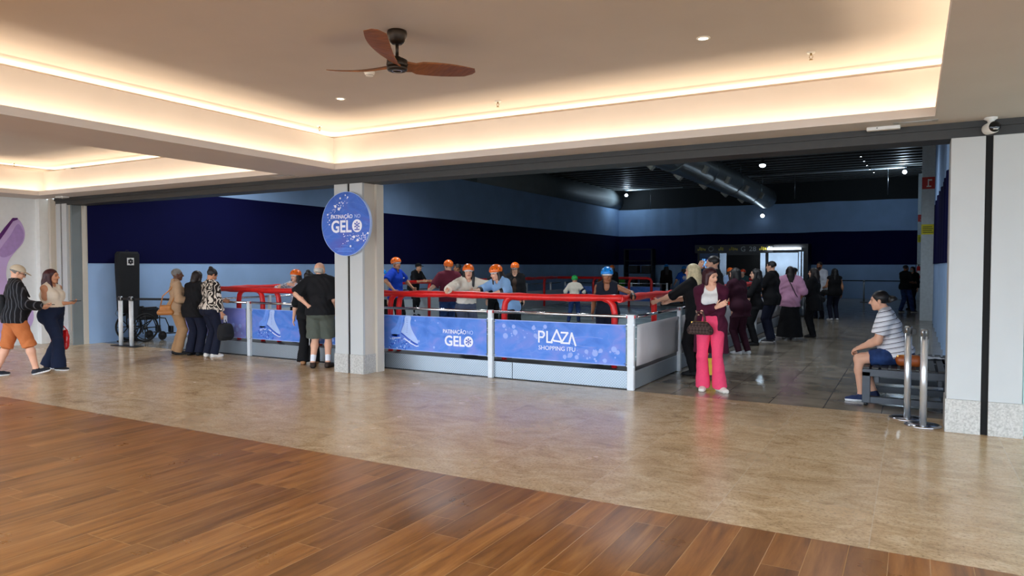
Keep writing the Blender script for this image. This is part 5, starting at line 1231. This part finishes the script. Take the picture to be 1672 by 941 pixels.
    def tw_(p):     # local -> world
        a = math.radians(face); c, d = math.cos(a), math.sin(a); return A(x + c * p[0] - d * p[1], y + d * p[0] + c * p[1], z + p[2])
    info['w'] = tw_; return info
# ================================================================== PEOPLE
def hd(x, y, rel): return math.degrees(math.atan2(-x, y)) + rel      # heading relative to the line of sight: 0 away, 90 to the left, 180 towards
FB = lambda n, c: fabric(n, c)
BLK = FB('black_fabric', (19, 19, 22)); NAVY = FB('navy_fabric', (20, 30, 54)); DENIM = pattern('denim', 'denim')
WINE = FB('wine_knit', (70, 18, 42)); CREAM = FB('cream_fabric', (226, 216, 198)); WHITE = FB('white_fabric', (228, 226, 224))
TANF = FB('tan_fabric', (176, 146, 116)); DWINE = FB('dark_wine_fabric', (52, 18, 34)); DBLUE = FB('dark_jeans', (24, 28, 46))
N_, M_, F_ = .0065, .0085, .0115

# --- couple walking at the left
capman = person('man in a beige cap, striped black shirt and orange shorts, walking at the left', -11.68, 5.56, 0, hd(-11.68, 5.56, -84), 1.66, 1.12, N_, 'light', ('short', 'grey'),
    top=dict(m=pattern('striped_black_shirt', 'vstripe'), sleeve=1.92, hem=-.10, off=.024, wr=.005, sw=.9), bottom=dict(m=FB('orange_shorts', (190, 112, 64)), to=1.12, off=.03, flare=.03, wr=.006), shoes=((28, 32, 42), (226, 228, 230)),
    feet=((.09, .25, .01), (-.10, -.24, .0)), fang=(-6, 8), fpitch=(12, 0), lean=.05, hp=.35, cap_=(196, 182, 158), ra=(.14, .33, 1.04), la=(-.10, .33, 1.02), re=(.5, -1, -.6), le=(-.5, -1, -.6), belly=.5, curl=.8, glasses=True, rpalm=(-.5, 0, .8), lpalm=(.5, 0, .8))
woman2 = person('woman with long burgundy hair, white sleeveless top and wide navy trousers, at the left', -11.86, 6.18, 0, hd(-11.86, 6.18, -124), 1.60, 1.14, N_, 'tan', ('long', 'burgundy', .30),
    top=dict(m=CREAM, sleeve=0, hem=.10, off=.018, wr=.004, name='sleeveless_top', neck=.058), bottom=dict(m=NAVY, off=.018, flare=.055, waist=.16, wr=.004), shoes=((30, 30, 34), (222, 222, 222)),
    feet=((.09, .16, 0), (-.09, -.14, 0)), bust=1.25, hips=1.15, ra=(-.11, .20, 1.05), la=(-.22, -.06, .70), re=(.8, -.8, -.5), hy=.1, curl=(.9, .7), rpalm=(-.2, -.3, .9), armw=1.12, belly=.3)
# --- trio queuing
beige = person('woman with short grey hair in a beige top and trousers, in profile', -11.90, 8.38, 0, hd(-11.90, 8.38, -86), 1.60, 1.0, N_, 'dark', ('short', 'grey'),
    top=dict(m=TANF, sleeve=1.9, hem=-.12, off=.018, wr=.004), bottom=dict(m=FB('khaki_trousers', (164, 128, 92)), off=.022, flare=.02, wr=.004), shoes=((24, 22, 22), (30, 28, 28)), hips=1.1, bust=.9, ra=(.14, .26, 1.0), la=(-.14, .26, 1.0), lean=.03, curl=.7)
black4 = person('person all in black, head bowed, between the beige woman and the patterned blouse', -11.50, 8.46, 0, hd(-11.50, 8.46, -42), 1.56, 1.12, N_, 'tan', ('bob', 'dark'),
    top=dict(m=BLK, sleeve=1.95, hem=-.16, off=.026, wr=.005), bottom=dict(m=DBLUE, off=.024, flare=.02), shoes=((20, 20, 24), (26, 26, 28)), lean=.16, hp=.45, ra=(.14, .30, .98), la=(-.14, .30, .98), hips=1.1)
blouse5 = person('woman in a black and cream patterned blouse and jeans, dark bun with a white tie', -11.05, 8.46, 0, hd(-11.05, 8.46, -62), 1.60, 1.08, N_, 'tan', ('bun', 'black'),
    top=dict(m=pattern('patterned_blouse', 'swirl'), sleeve=1.9, hem=.0, off=.026, wr=.005, sw=1.2), bottom=dict(m=DBLUE, off=.014, flare=.02), shoes=((222, 216, 208), (230, 228, 224)), lean=.06, hp=.55, ra=(.26, .10, .72), la=(-.10, .30, 1.0), hips=1.12, curl=.9)
MB().lathe([(.032, -.012), (.046, 0), (.032, .012)], n=18).build('hair_tie', M['white'], blouse5['root'], tuple(blouse5['Hp'](0, -.072, .085)))
# --- pair left of the pillar
black8 = person('woman in a black top and wide black trousers, half hidden by the bald man', -8.76, 8.60, 0, hd(-8.76, 8.60, -12), 1.56, 1.0, N_, 'light', ('bun', 'black'),
    top=dict(m=BLK, sleeve=1.0, hem=-.1, off=.02), bottom=dict(m=BLK, off=.02, flare=.05), shoes=((170, 122, 84), (120, 84, 60)), lean=.12, hp=.25, la=(-.27, .10, .70), ra=(.2, .25, .95))
bald = person('bald man seen from behind in a black shirt and grey green shorts, hand on hip', -8.31, 8.42, 0, hd(-8.31, 8.42, -14), 1.71, 1.1, N_, 'light', ('fringe', 'white'),
    top=dict(m=FB('black_polo', (21, 21, 24)), sleeve=.95, hem=-.06, off=.026, wr=.004, neck=.055, sw=1.15), bottom=dict(m=FB('green_grey_shorts', (84, 90, 82)), to=.98, off=.034, flare=.04, wr=.005), shoes=((54, 42, 36), (30, 24, 22)),
    extra='socks', la=(-.16, -.15, 1.02), le=(-1, -.35, .1), ra=(.2, .16, .92), hy=-.35, belly=.7, feet=((.115, .02, 0), (-.12, -.02, 0)), fang=(-12, 14), curl=.5, lh=(.75, .05, -.6), lpalm=(.2, .9, 0))
# --- woman in pink
pink = person('woman in pink trousers and a wine cardigan, arms folded, handbag on her arm', -2.31, 9.42, 0, hd(-2.31, 9.42, 172), 1.63, .98, N_, 'light', ('bob', 'burgundy'),
    top=dict(m=WINE, sleeve=1.95, off=.028, wr=.004, long=.50, open=.115, neck=.075, name='cardigan', under=WHITE, uhem=.135, sw=.75), bottom=dict(m=FB('pink_trousers', (236, 74, 112)), off=.014, flare=.045, waist=.15, wr=.003), shoes=((226, 218, 208), (224, 216, 204)),
    ra=(-.10, .215, 1.115), la=(.09, .15, 1.05), re=(.8, -.35, -.6), le=(-.8, -.35, -.6), hy=.95, hp=.24, hr=.06, rh=(-.85, .1, .45), lh=(.6, -.6, -.2), rpalm=(0, -1, .1), lpalm=(0, -1, 0), curl=.25, bust=1., feet=((.1, .0, 0), (-.13, .03, 0)), fang=(4, 42))
# --- seated man
seat = person('man in a striped shirt and denim shorts sitting on the dark bench', -.13, 9.72, 0, 88, 1.74, 1.12, N_, 'light', ('pony', 'black'),
    top=dict(m=pattern('striped_white_shirt', 'hstripe'), sleeve=.74, hem=-.02, off=.014, wr=.003, neck=.055, sw=1.6), bottom=dict(m=DENIM, to=.74, off=.012, flare=.012, wr=.004), shoes=((30, 44, 82), (224, 226, 228)),
    pelvis=(0, -.01, .585), lean=.34, hp=.08, hips=.95, feet=((.17, .28, 0), (-.17, .38, 0)), knee=(0, 1, .55), ra=(.08, .40, .655), la=(-.10, .42, .645), re=(.6, -.8, -.1), le=(-.6, -.8, -.1), belly=.75, curl=.85, rpalm=(-.4, -.1, -.9), lpalm=(.4, -.1, -.9), armw=1.15, kneepull=.05)
# --- right-hand crowd
maroon = person('person in a dark wine tunic and leggings, dark haired, leaning at the rink side', -2.80, 13.6, 0, hd(-2.80, 13.6, 52), 1.62, 1.15, M_, 'light', ('bob', 'black'),
    top=dict(m=DWINE, sleeve=1.9, hem=-.2, off=.026), bottom=dict(m=DWINE, off=.016, wr=.003), shoes=((206, 208, 214), (228, 228, 228)), lean=.18, feet=((.1, -.12, 0), (-.1, -.06, 0)), la=(-.18, .40, 1.02), ra=(.2, .35, 1.0), hips=1.15, hp=.1)
blk28 = person('tall man in a black shirt and dark trousers in profile at the rink side', -2.64, 16.05, 0, hd(-2.64, 16.05, 70), 1.76, 1.14, F_, 'light', ('short', 'black'),
    top=dict(m=BLK, sleeve=.95, hem=-.14, off=.028), bottom=dict(m=DBLUE, off=.02, flare=.01), shoes=((50, 52, 58), (228, 228, 230)), la=(-.2, .34, 1.0), ra=(.2, .3, .98), belly=.5)
pinks = person('long-haired woman in a loose pink shirt and long black skirt, from behind', -2.40, 17.0, 0, hd(-2.40, 17.0, 8), 1.64, 1.1, M_, 'tan', ('long', 'dark', .24),
    top=dict(m=FB('pink_shirt', (206, 152, 182)), sleeve=1.1, hem=-.16, off=.045, wr=.008, sw=1.2), bottom=dict(m=BLK, kind='skirt', hem=.05, rad=.27, off=.02), shoes=((222, 222, 222), (226, 226, 226)), la=(-.27, .12, .85), ra=(.27, .16, .95))
coat = person('woman in a long black coat in profile beside the pink shirt', -1.98, 17.6, 0, hd(-1.98, 17.6, 72), 1.60, 1.05, M_, 'light', ('long', 'dark', .2),
    top=dict(m=BLK, sleeve=1.95, off=.04, long=.62, name='coat', sw=.9), bottom=dict(m=BLK, off=.018), shoes=((24, 24, 26), (34, 34, 36)), ra=(.17, .26, .95), la=(-.17, .28, .97))
beard = person('bearded man in a white jacket behind the woman in the black coat', -2.52, 23.9, 0, hd(-2.52, 23.9, 150), 1.78, 1.0, F_, 'brown', ('short', 'dark'),
    top=dict(m=FB('white_jacket', (196, 202, 212)), sleeve=1.95, hem=-.12, off=.03), bottom=dict(m=DBLUE, off=.018), beard=True)
blk33 = person('woman in a black sleeveless top and dark jeans near the back of the hall', -2.05, 23.4, 0, hd(-2.05, 23.4, 32), 1.57, 1.2, F_, 'tan', ('long', 'black', .22),
    top=dict(m=BLK, sleeve=.12, hem=-.1, off=.022), bottom=dict(m=DBLUE, off=.016), shoes=((206, 208, 212), (226, 226, 226)), la=(-.16, .3, .98), ra=(.27, .05, .8), hips=1.2)
dark34 = person('man in a dark shirt and jeans standing by the far right column', -.22, 28.6, 0, hd(-.22, 28.6, -50), 1.68, 1.15, F_, 'brown', ('short', 'black'),
    top=dict(m=BLK, sleeve=.95, hem=-.1, off=.03), bottom=dict(m=DENIM, off=.02), shoes=((60, 62, 70), (220, 220, 220)), ra=(.12, .28, 1.05), la=(-.1, .28, 1.05), feet=((.12, .22, 0), (-.1, -.1, 0)))
mask35 = person('woman in a pale face mask behind the man by the far right column', .0, 30.6, 0, hd(0, 30.6, 150), 1.62, 1.0, F_, 'light', ('bob', 'black'), top=dict(m=BLK, sleeve=1.95, hem=-.1, off=.03), bottom=dict(m=DBLUE, off=.02), mask=True)
blonde = person('woman with long blonde hair in black, reaching over the rink rail', -2.82, 10.62, 0, hd(-2.82, 10.62, 62), 1.69, 1.0, M_, 'light', ('long', 'blonde', .2),
    top=dict(m=BLK, sleeve=1.1, hem=-.1, off=.022), bottom=dict(m=BLK, off=.02), la=(-.25, .50, 1.12), ra=(.05, .46, 1.1), lean=.1, curl=.4)
dk22 = person('tall dark-haired man with his hand to his face behind the blonde woman', -2.72, 11.25, 0, hd(-2.72, 11.25, 74), 1.82, 1.05, M_, 'light', ('short', 'black'),
    top=dict(m=BLK, sleeve=.9, hem=-.1, off=.026), bottom=dict(m=DBLUE, off=.02), la=(-.04, .22, 1.60), le=(-.5, .3, -1), ra=(.18, .3, 1.05))
face27 = person('dark-haired woman in black facing the ice beside the tall man in black', -2.82, 15.25, 0, hd(-2.82, 15.25, 92), 1.59, 1.0, F_, 'light', ('long', 'black', .2), top=dict(m=BLK, sleeve=1.9, hem=-.12, off=.024), bottom=dict(m=BLK, off=.018), la=(-.18, .36, 1.05), ra=(.18, .3, 1.0))
cap29 = person('person in a black cap at the rink side, left of the pink shirt', -2.78, 20.4, 0, hd(-2.78, 20.4, 82), 1.59, 1.0, F_, 'brown', ('short', 'black'), top=dict(m=BLK, sleeve=.95, hem=-.1, off=.024), bottom=dict(m=DBLUE, off=.018), cap_=(16, 16, 18), hp=.2)

# --- skaters
ICE, DECK = .15, .24
OR, BL, GR, RD = (246, 112, 26), (24, 138, 228), (30, 168, 74), (224, 70, 30)
SK8 = ((30, 34, 60), (200, 204, 208))
girl6 = person('girl in orange helmet and white lace shirt on the red rail left of the pillar', -10.08, 9.66, DECK - .09, hd(-10.08, 9.66, 152), 1.42, .95, M_, 'light', ('long', 'dark', .22),
    top=dict(m=pattern('lace_shirt', 'lace'), sleeve=1.95, hem=-.03, off=.02), bottom=dict(m=BLK, off=.014), shoes=SK8, helmet=OR, lean=.2, hy=-.35, hp=.05, ra=(.22, .34, 1.10), la=(-.10, .36, 1.14), re=(1, -.4, -.3), le=(-1, -.4, -.3))
blue9 = person('skater in a blue T-shirt and orange helmet looking right, beside the pillar', -9.50, 11.83, ICE, hd(-9.50, 11.83, -118), 1.66, 1.02, M_, 'tan', ('short', 'dark'),
    top=dict(m=FB('blue_shirt', (14, 60, 176)), sleeve=.9, hem=-.12, off=.026, sw=1.3), bottom=dict(m=BLK, off=.018), shoes=SK8, helmet=OR, hy=-.25, ra=(.36, .14, 1.0), la=(-.42, .18, 1.02), re=(1, -.6, 0), le=(-1, -.6, 0))
MB().box(-.03, .03, 0, .004, -.012, .012).build('chest_print', M['white'], blue9['root'], tuple(blue9['T'](-.09, .145, .36)))
blk10 = person('man in black with a dark cap leaning on the left side rail', -12.14, 15.9, DECK, -90, 1.50, 1.05, F_, 'tan', ('short', 'black'), top=dict(m=BLK, sleeve=.9, hem=-.1, off=.026), bottom=dict(m=BLK, off=.02), cap_=(18, 18, 20), lean=.3, ra=(.15, .42, .98), la=(-.15, .45, .98))
maroon11 = person('skater in a wine T-shirt, jeans and orange helmet seen from behind', -8.27, 12.0, ICE, hd(-8.27, 12.0, 20), 1.60, 1.12, M_, 'light', ('short', 'dark'),
    top=dict(m=FB('wine_shirt', (96, 30, 46)), sleeve=.9, hem=-.1, off=.028, sw=1.3), bottom=dict(m=DENIM, off=.024), shoes=SK8, helmet=OR, la=(-.34, .22, 1.0), ra=(.32, .15, 1.0))
behind11 = person('dark-clothed skater with black hair beyond the wine T-shirt', -10.05, 15.0, ICE, hd(-10.05, 15.0, 100), 1.55, 1.0, F_, 'brown', ('short', 'black'), top=dict(m=BLK, sleeve=1.9, hem=-.1), bottom=dict(m=BLK), shoes=SK8)
cream = person('young woman in an orange helmet and cream sweater, arms spread along the red rail', -6.27, 9.68, DECK - .09, hd(-6.27, 9.68, -156), 1.55, 1.0, M_, 'light', ('long', 'black', .26),
    top=dict(m=CREAM, sleeve=1.85, hem=.02, off=.034, sw=1.1, wr=.006), bottom=dict(m=FB('grey_jeans', (76, 84, 102)), off=.018), shoes=SK8, helmet=OR, hy=-.35, lean=.14, ra=(.52, .30, 1.11), la=(-.34, .42, 1.16), re=(.6, -.6, -.2), le=(-.7, -.4, -.3), curl=.8, pelvis=(0, -.12, .80), feet=((.1, -.1, 0), (-.1, -.12, 0)))
lblue = person('girl in an orange helmet and pale blue shirt bending over the red rail', -5.70, 9.74, DECK - .09, hd(-5.70, 9.74, 124), 1.55, 1.0, M_, 'light', ('long', 'dark', .2),
    top=dict(m=FB('pale_blue_shirt', (138, 176, 218)), sleeve=1.05, hem=-.1, off=.03, sw=1.3), bottom=dict(m=BLK, off=.02), shoes=SK8, helmet=OR, lean=.45, hy=.1, hp=.3, ra=(.10, .46, 1.10), la=(-.28, .38, 1.06), re=(.8, .1, -.6), le=(-1, .1, -.4), curl=.4, pelvis=(0, -.16, .84), feet=((.1, -.16, 0), (-.1, -.1, 0)))
for k, q in (('R', lblue), ('L', lblue), ('L', cream)):
    S_, E_, W_ = q['arms'][k]; Field([cap(E_, E_ + (W_ - E_) * .12, .062)], .008).union([cap(S_ + (E_ - S_) * .88, E_ + (W_ - E_) * .2, .058)], 0).mesh('elbow_pad', M['black'], q['root'])
blkor = person('woman in a black coat and orange helmet standing on the ice', -7.55, 13.5, ICE, hd(-7.55, 13.5, 170), 1.55, .98, M_, 'light', ('long', 'brown', .3),
    top=dict(m=BLK, sleeve=1.95, hem=-.2, off=.026, open=.06, under=FB('brown_top', (66, 50, 40)), uhem=-.05), bottom=dict(m=BLK, off=.018), shoes=SK8, helmet=OR, hp=.25, glasses=True)
green15 = person('child in a green helmet, cream sweater and jeans skating away', -7.72, 17.0, ICE, hd(-7.72, 17.0, -8), 1.22, 1.05, F_, 'light', ('short', 'dark'),
    top=dict(m=CREAM, sleeve=1.4, hem=-.04, off=.03), bottom=dict(m=DENIM, off=.022), shoes=SK8, helmet=GR, feet=((.14, .12, 0), (-.2, -.12, 0)), la=(-.26, .1, .72), ra=(.28, .12, .74), lean=.06)
S_, E_, W_ = green15['arms']['R']; Field([cap(E_, W_, .07)], .01).union([cap(S_ + (E_ - S_) * .85, W_, .062)], 0).mesh('elbow_pad', NAVY, green15['root'])
vest16 = person('child in a bright blue helmet and black vest, arm along the red rail', -3.86, 9.66, DECK - .05, hd(-3.86, 9.66, 168), 1.42, 1.05, M_, 'brown', ('short', 'black'),
    top=dict(m=FB('black_vest', (22, 26, 38)), sleeve=0, hem=-.08, off=.024, drop=.05, name='vest'), bottom=dict(m=DBLUE, off=.024), shoes=((24, 28, 56), (60, 60, 70)), helmet=BL, hy=.3, hp=.1, la=(-.42, .26, 1.02), le=(-.8, .1, -.3), ra=(.20, .10, .78), lean=.05)
Field([cap(vest16['arms']['L'][2] - A(0, 0, .0), vest16['arms']['L'][2] + A(0, 0, .02), .05)], .008).union([cap(vest16['arms']['L'][1] * .4 + vest16['arms']['L'][2] * .6, vest16['arms']['L'][2], .042)], 0).mesh('wrist_guard', M['black'], vest16['root'])
bl37 = person('child in a blue helmet just showing past the right edge of the pillar', -11.08, 13.3, ICE, hd(-11.08, 13.3, -60), 1.38, 1., F_, 'light', ('short', 'dark'), top=dict(m=FB('grey_top', (120, 128, 136)), sleeve=1.9, hem=-.06), bottom=dict(m=BLK), shoes=SK8, helmet=BL)
bl38 = person('child in a blue helmet hidden behind the girl in pale blue', -8.30, 13.9, ICE, hd(-8.30, 13.9, 30), 1.45, 1., F_, 'light', ('short', 'dark'), top=dict(m=BLK, sleeve=1.9, hem=-.06), bottom=dict(m=BLK), shoes=SK8, helmet=BL)
far17 = person('person in black and an orange helmet at the far rail, above the blue helmeted child', -9.42, 24.0, ICE, hd(-9.42, 24.0, 170), 1.5, 1.05, F_, 'light', ('long', 'dark', .2), top=dict(m=BLK, sleeve=1.9, hem=-.1), bottom=dict(m=BLK), shoes=SK8, helmet=OR)
far18 = person('person in dark clothes and a blue helmet beyond the far rail', -9.37, 30.3, 0, hd(-9.37, 30.3, 10), 1.70, 1., F_, 'light', ('long', 'dark', .3), top=dict(m=FB('brown_dark_top', (36, 26, 26)), sleeve=1.9, hem=-.1), bottom=dict(m=BLK), helmet=BL)
far19 = person('child in blue T-shirt and blue helmet by the gap in the far rail', -7.71, 27.2, 0, hd(-7.71, 27.2, 12), 1.62, 1.05, F_, 'light', ('long', 'brown', .12), top=dict(m=FB('bright_blue_shirt', (28, 90, 200)), sleeve=.9, hem=-.12, off=.026), bottom=dict(m=BLK), helmet=BL, la=(-.34, .1, .95))
MB().box(-.09, .09, -.004, 0, -.03, .03).box(-.07, .07, -.004, 0, .05, .075).box(-.07, .07, -.004, 0, -.075, -.05).build('back_print', M['white'], far19['root'], tuple(far19['T'](0, -.15, .33)))
far20 = person('person in an orange helmet and beige coat behind the blue T-shirt child', -8.0, 29.8, 0, hd(-8.0, 29.8, -20), 1.68, 1., F_, 'light', ('long', 'dark', .2), top=dict(m=FB('beige_coat', (150, 136, 120)), sleeve=1.9, hem=-.2), bottom=dict(m=BLK), helmet=OR)
or24 = person('skater in an orange helmet and pale blue top behind the woman in pink', -4.58, 20.9, ICE, hd(-4.58, 20.9, 20), 1.42, 1., F_, 'light', ('long', 'brown', .25), top=dict(m=FB('ice_blue_top', (150, 176, 214)), sleeve=1.9, hem=-.06), bottom=dict(m=BLK), shoes=SK8, helmet=OR)
rd26 = person('small skater in a red helmet and dark jacket at the far end of the ice', -4.85, 24.0, ICE, hd(-4.85, 24.0, 160), 1.36, 1., F_, 'light', ('short', 'dark'), top=dict(m=FB('teal_jacket', (40, 70, 74)), sleeve=1.9, hem=-.06), bottom=dict(m=BLK), shoes=SK8, helmet=RD)

# ================================================================== THINGS PEOPLE CARRY
def fieldobj(name, loc, rz, lb, cat, parts, group=None):
    r = empty(name, loc, rz, lb, cat, group)
    for nm, prims, k, m, cut in parts:
        G = Field(prims, .007).union(prims, k)
        for q, n in cut: G.plane(A(q), nrm(A(n)))
        G.mesh(nm, m, r)
    return r
# monogram handbag on the woman in pink
p = pink['w'](pink['arms']['R'][1] + A(.0, .10, -.12)); rz = math.radians(hd(-2.31, 9.42, 172))
r = empty('handbag', tuple(p + A(0, 0, -.20)), rz - .12, 'dark brown checked handbag hanging from the arm of the woman in pink trousers', 'handbag')
q = [cap((-.095, 0, .058), (.095, 0, .058), .056), cap((-.075, 0, .13), (.075, 0, .13), .042), cap((-.115, 0, .05), (.115, 0, .05), .048)]; G = Field(q, .008, .04); G.union(q, .06); G.plane((0, 0, .005), A(0, 0, -1)); G.mesh('bag_body', pattern('checked_leather', 'monogram'), r)
for yy in (-.034, .034): MB().tube([(-.064, yy, .15), (-.056, yy * .9, .23), (-.03, yy * .5, .30), (.03, yy * .5, .30), (.056, yy * .9, .23), (.064, yy, .15)], .008, 8).build('handle', mat('brown_leather', (58, 34, 28), .5), r)
MB().tube([(-.09, 0, .17), (.09, 0, .17)], .006, 6).box(.098, .115, -.01, .01, .145, .17).build('zip', mat('gold_metal', (190, 150, 80), .3, 1.), r)
# red bag of the walking woman
p = woman2['w'](woman2['arms']['L'][2] + A(-.02, .03, -.12))
r = empty('carrier_bag', tuple(p + A(0, 0, -.40)), math.radians(hd(-11.86, 6.18, -124)), 'glossy red bag hanging from the hand of the woman in navy trousers', 'bag')
RB = mat('red_plastic_film', (196, 24, 26), .28, var=.2, scale=14, bump=.4)
q = [cap((-.01, -.085, .06), (.01, .085, .06), .042), cap((0, -.10, .14), (0, .09, .15), .04), cap((.01, -.10, .22), (0, .10, .23), .034), cap((0, -.09, .31), (0, .10, .32), .02)]; G = Field(q, .007, .05); G.union(q, .09).wrinkle(.003, 1.1); G.mesh('bag_body', RB, r)
MB().tube([(0, -.09, .32), (0, -.05, .4), (0, .0, .435), (0, .05, .4), (0, .11, .33)], .012, 8, flat=.5).build('handle', RB, r)
# tan shoulder bag of the woman in beige
a_ = math.radians(hd(-11.90, 8.38, -86)); w_ = beige['w']
p = w_(beige['T'](.20, -.20, -.02))
r = empty('shoulder_bag', tuple(p), a_, 'tan leather shoulder bag behind the woman in beige', 'bag')
TL = mat('tan_leather', (178, 116, 58), .45, var=.1)
G = Field([cap((0, -.1, 0), (0, .1, 0), .1)], .008, .05); G.union([cap((0, -.095, -.05), (0, .095, -.05), .05), cap((0, -.06, .05), (0, .06, .05), .038)], .06); G.plane((0, 0, -.1), A(0, 0, -1)); G.mesh('bag_body', TL, r)
sh = beige['T'](.13, -.03, .53) - beige['T'](.20, -.20, -.02)
MB().tube([(0, -.08, .07), (.0, -.04, .25), tuple(sh * .75 + A(.03, -.03, 0)), tuple(sh + A(.02, -.02, .035)), tuple(sh * .8 + A(.03, .09, .0)), (0, .08, .07)], .011, 8, flat=.5).build('strap', TL, r)
# black backpack and paper of the patterned blouse
W_ = blouse5['arms']['R'][2]; p = blouse5['w'](W_ + A(.03, .05, -.16)); a_ = math.radians(hd(-11.05, 8.46, -62))
r = empty('backpack', tuple(p + A(0, 0, -.34)), a_, 'black backpack held low by the woman in the patterned blouse', 'backpack')
G = Field([cap((0, -.08, .1), (0, .08, .1), .1), cap((0, -.08, .28), (0, .08, .28), .08)], .009, .05); G.union([cap((0, -.07, .08), (0, .07, .08), .08), cap((0, -.065, .16), (0, .065, .16), .078), cap((0, -.06, .24), (0, .06, .24), .07)], .06).wrinkle(.003); G.mesh('pack', M['blackcloth'], r)
G = Field([cap((.07, -.05, .08), (.07, .05, .08), .05)], .009); G.union([cap((.06, -.05, .08), (.06, .05, .08), .048)], 0).mesh('pocket', M['blackcloth'], r)
MB().tube([(0, -.03, .30), (0, 0, .38), (0, .03, .30)], .01, 8).tube([(-.06, -.05, .26), (-.12, -.06, .12), (-.06, -.05, .03)], .014, 8, flat=.4).build('strap', M['black'], r)
p = blouse5['w'](W_ + A(.03, .05, -.10)); r = empty('paper_slip', tuple(p), a_ + .4, 'white paper in the hand of the woman in the patterned blouse', 'paper')
MB().box(-.002, .002, -.04, .05, -.07, .05).build('sheet', mat('paper', (206, 208, 210), .8), r)
# phones
for q, k, off, lb in ((woman2, 'R', A(-.03, .09, .035), 'dark phone in the hand of the woman with burgundy hair'), (capman, 'L', A(.06, .11, .03), 'dark phone in the hands of the man in the beige cap')):
    r = empty('phone', tuple(q['w'](q['arms'][k][2] + off)), q['root'].rotation_euler.z, lb, 'phone', 'phones of the walking couple')
    MB().box(-.036, .036, -.075, .075, -.005, .004, 0, .004).build('case', M['black'], r); MB().box(-.032, .032, -.07, .07, .0042, .005).build('screen', mat('phone_glass', (14, 16, 22), .08), r)
# black shoulder pack on the back of the man in the cap
r = empty('shoulder_pack', tuple(capman['w'](capman['T'](-.04, -.165, .16))), capman['root'].rotation_euler.z, 'black bag on the back of the man in the beige cap', 'bag')
q = [cap((-.05, 0, -.10), (-.05, 0, .12), .04), cap((.05, 0, -.10), (.05, 0, .12), .04), cap((0, -.01, -.10), (0, -.01, .11), .045)]; G = Field(q, .009).union(q, .06); G.mesh('pack', M['blackcloth'], r)
MB().tube([(.08, .03, .12), (.10, .06, .28), (.12, .15, .33), (.13, .27, .28), (.13, .33, .12)], .014, 6, flat=.4).build('strap', M['black'], r)
# brown waist bag beside the seated man
r = empty('waist_bag', (-.03, 9.52, .458), .0, 'brown leather bag on the bench beside the seated man', 'bag')
CB = mat('cognac_leather', (164, 82, 34), .4, var=.1)
G = Field([cap((-.08, 0, .08), (.1, 0, .08), .09)], .007, .04); G.union([cap((-.07, 0, .06), (.09, 0, .06), .055), cap((-.08, 0, .10), (.09, 0, .10), .045)], .05); G.plane((0, 0, .004), A(0, 0, -1)); G.mesh('bag_body', CB, r)
MB().tube([(-.10, -.03, .135), (.1, -.03, .135)], .005, 6).box(-.115, -.10, -.045, -.02, .12, .14).build('zip', mat('gold_metal', (190, 150, 80), .3, 1.), r)
MB().tube([(-.11, -.01, .10), (-.16, .03, .08), (-.17, .10, .03)], .012, 6, flat=.4).build('strap', CB, r)
# watch
S_, E_, W_ = seat['arms']['R']; d_ = nrm(W_ - E_); MB().tube([tuple(W_ - d_ * .045), tuple(W_ - d_ * .015)], .037, 16).build('wristwatch', M['black'], seat['root'])
# crossbody strap over the pink shirt
mb = MB(); T_ = pinks['T']; mb.tube([tuple(T_(-.1, -.03, .55)), tuple(T_(-.03, -.165, .42)), tuple(T_(.09, -.19, .15)), tuple(T_(.19, -.12, .0))], .009, 6); mb.build('bag_strap', M['black'], pinks['root'])
r = empty('black_bag', tuple(blk33['w'](blk33['T'](-.26, .12, .02))), blk33['root'].rotation_euler.z, 'black bag held by the woman in the black sleeveless top', 'bag')
G = Field([cap((0, -.08, 0), (0, .08, 0), .09)], .01); G.union([cap((0, -.08, -.02), (0, .08, -.02), .075)], 0).mesh('bag_body', M['blackcloth'], r)
MB().tube([(0, -.06, .04), (.02, -.03, .2), (.04, .03, .2), (0, .06, .04)], .008, 6).build('strap', M['black'], r)
r = empty('black_bag', tuple(coat['w'](coat['T'](.24, -.02, .03))), coat['root'].rotation_euler.z, 'black shoulder bag at the hip of the woman in the long black coat', 'bag')
G = Field([cap((0, -.1, 0), (0, .1, 0), .09)], .01); G.union([cap((0, -.1, -.02), (0, .1, -.02), .08)], 0).mesh('bag_body', M['blackcloth'], r)
MB().tube([(-.02, -.08, .05), tuple(coat['T'](.12, -.06, .52) - coat['T'](.24, -.02, .03) + A(0, 0, .04)), tuple(coat['T'](.13, .05, .5) - coat['T'](.24, -.02, .03) + A(.0, .06, .02)), (-.02, .08, .05)], .009, 6).build('strap', M['black'], r)
MB().box(.08, .086, -.02, .02, -.01, .015).build('clasp', M['steel'], r)
# ================================================================== CAMERA, DAYLIGHT, VIEW
cam = bpy.data.cameras.new('camera'); cam.sensor_fit = 'HORIZONTAL'; cam.sensor_width = 36.; cam.lens = 1158 / 1672 * 36; cam.clip_end = 300
co = bpy.data.objects.new('camera', cam); C.objects.link(co); co.location = (0, 0, 1.65)
co.rotation_euler = (PI / 2 - math.atan(36.5 / 1158), 0, math.radians(29.46)); sc.camera = co
w = bpy.data.worlds.new('world'); sc.world = w; w.use_nodes = True
bg = w.node_tree.nodes['Background']; bg.inputs[0].default_value = (.72, .85, 1., 1); bg.inputs[1].default_value = 6.6
sc.view_settings.view_transform = 'Standard'; sc.view_settings.look = 'None'; sc.view_settings.gamma = 1; sc.view_settings.use_curve_mapping = False
sc.view_settings.exposure = .22
sc.cycles.max_bounces = 8; sc.cycles.diffuse_bounces = 5; sc.cycles.glossy_bounces = 4; sc.cycles.caustics_reflective = False; sc.cycles.caustics_refractive = False
sc.cycles.sample_clamp_indirect = 6.
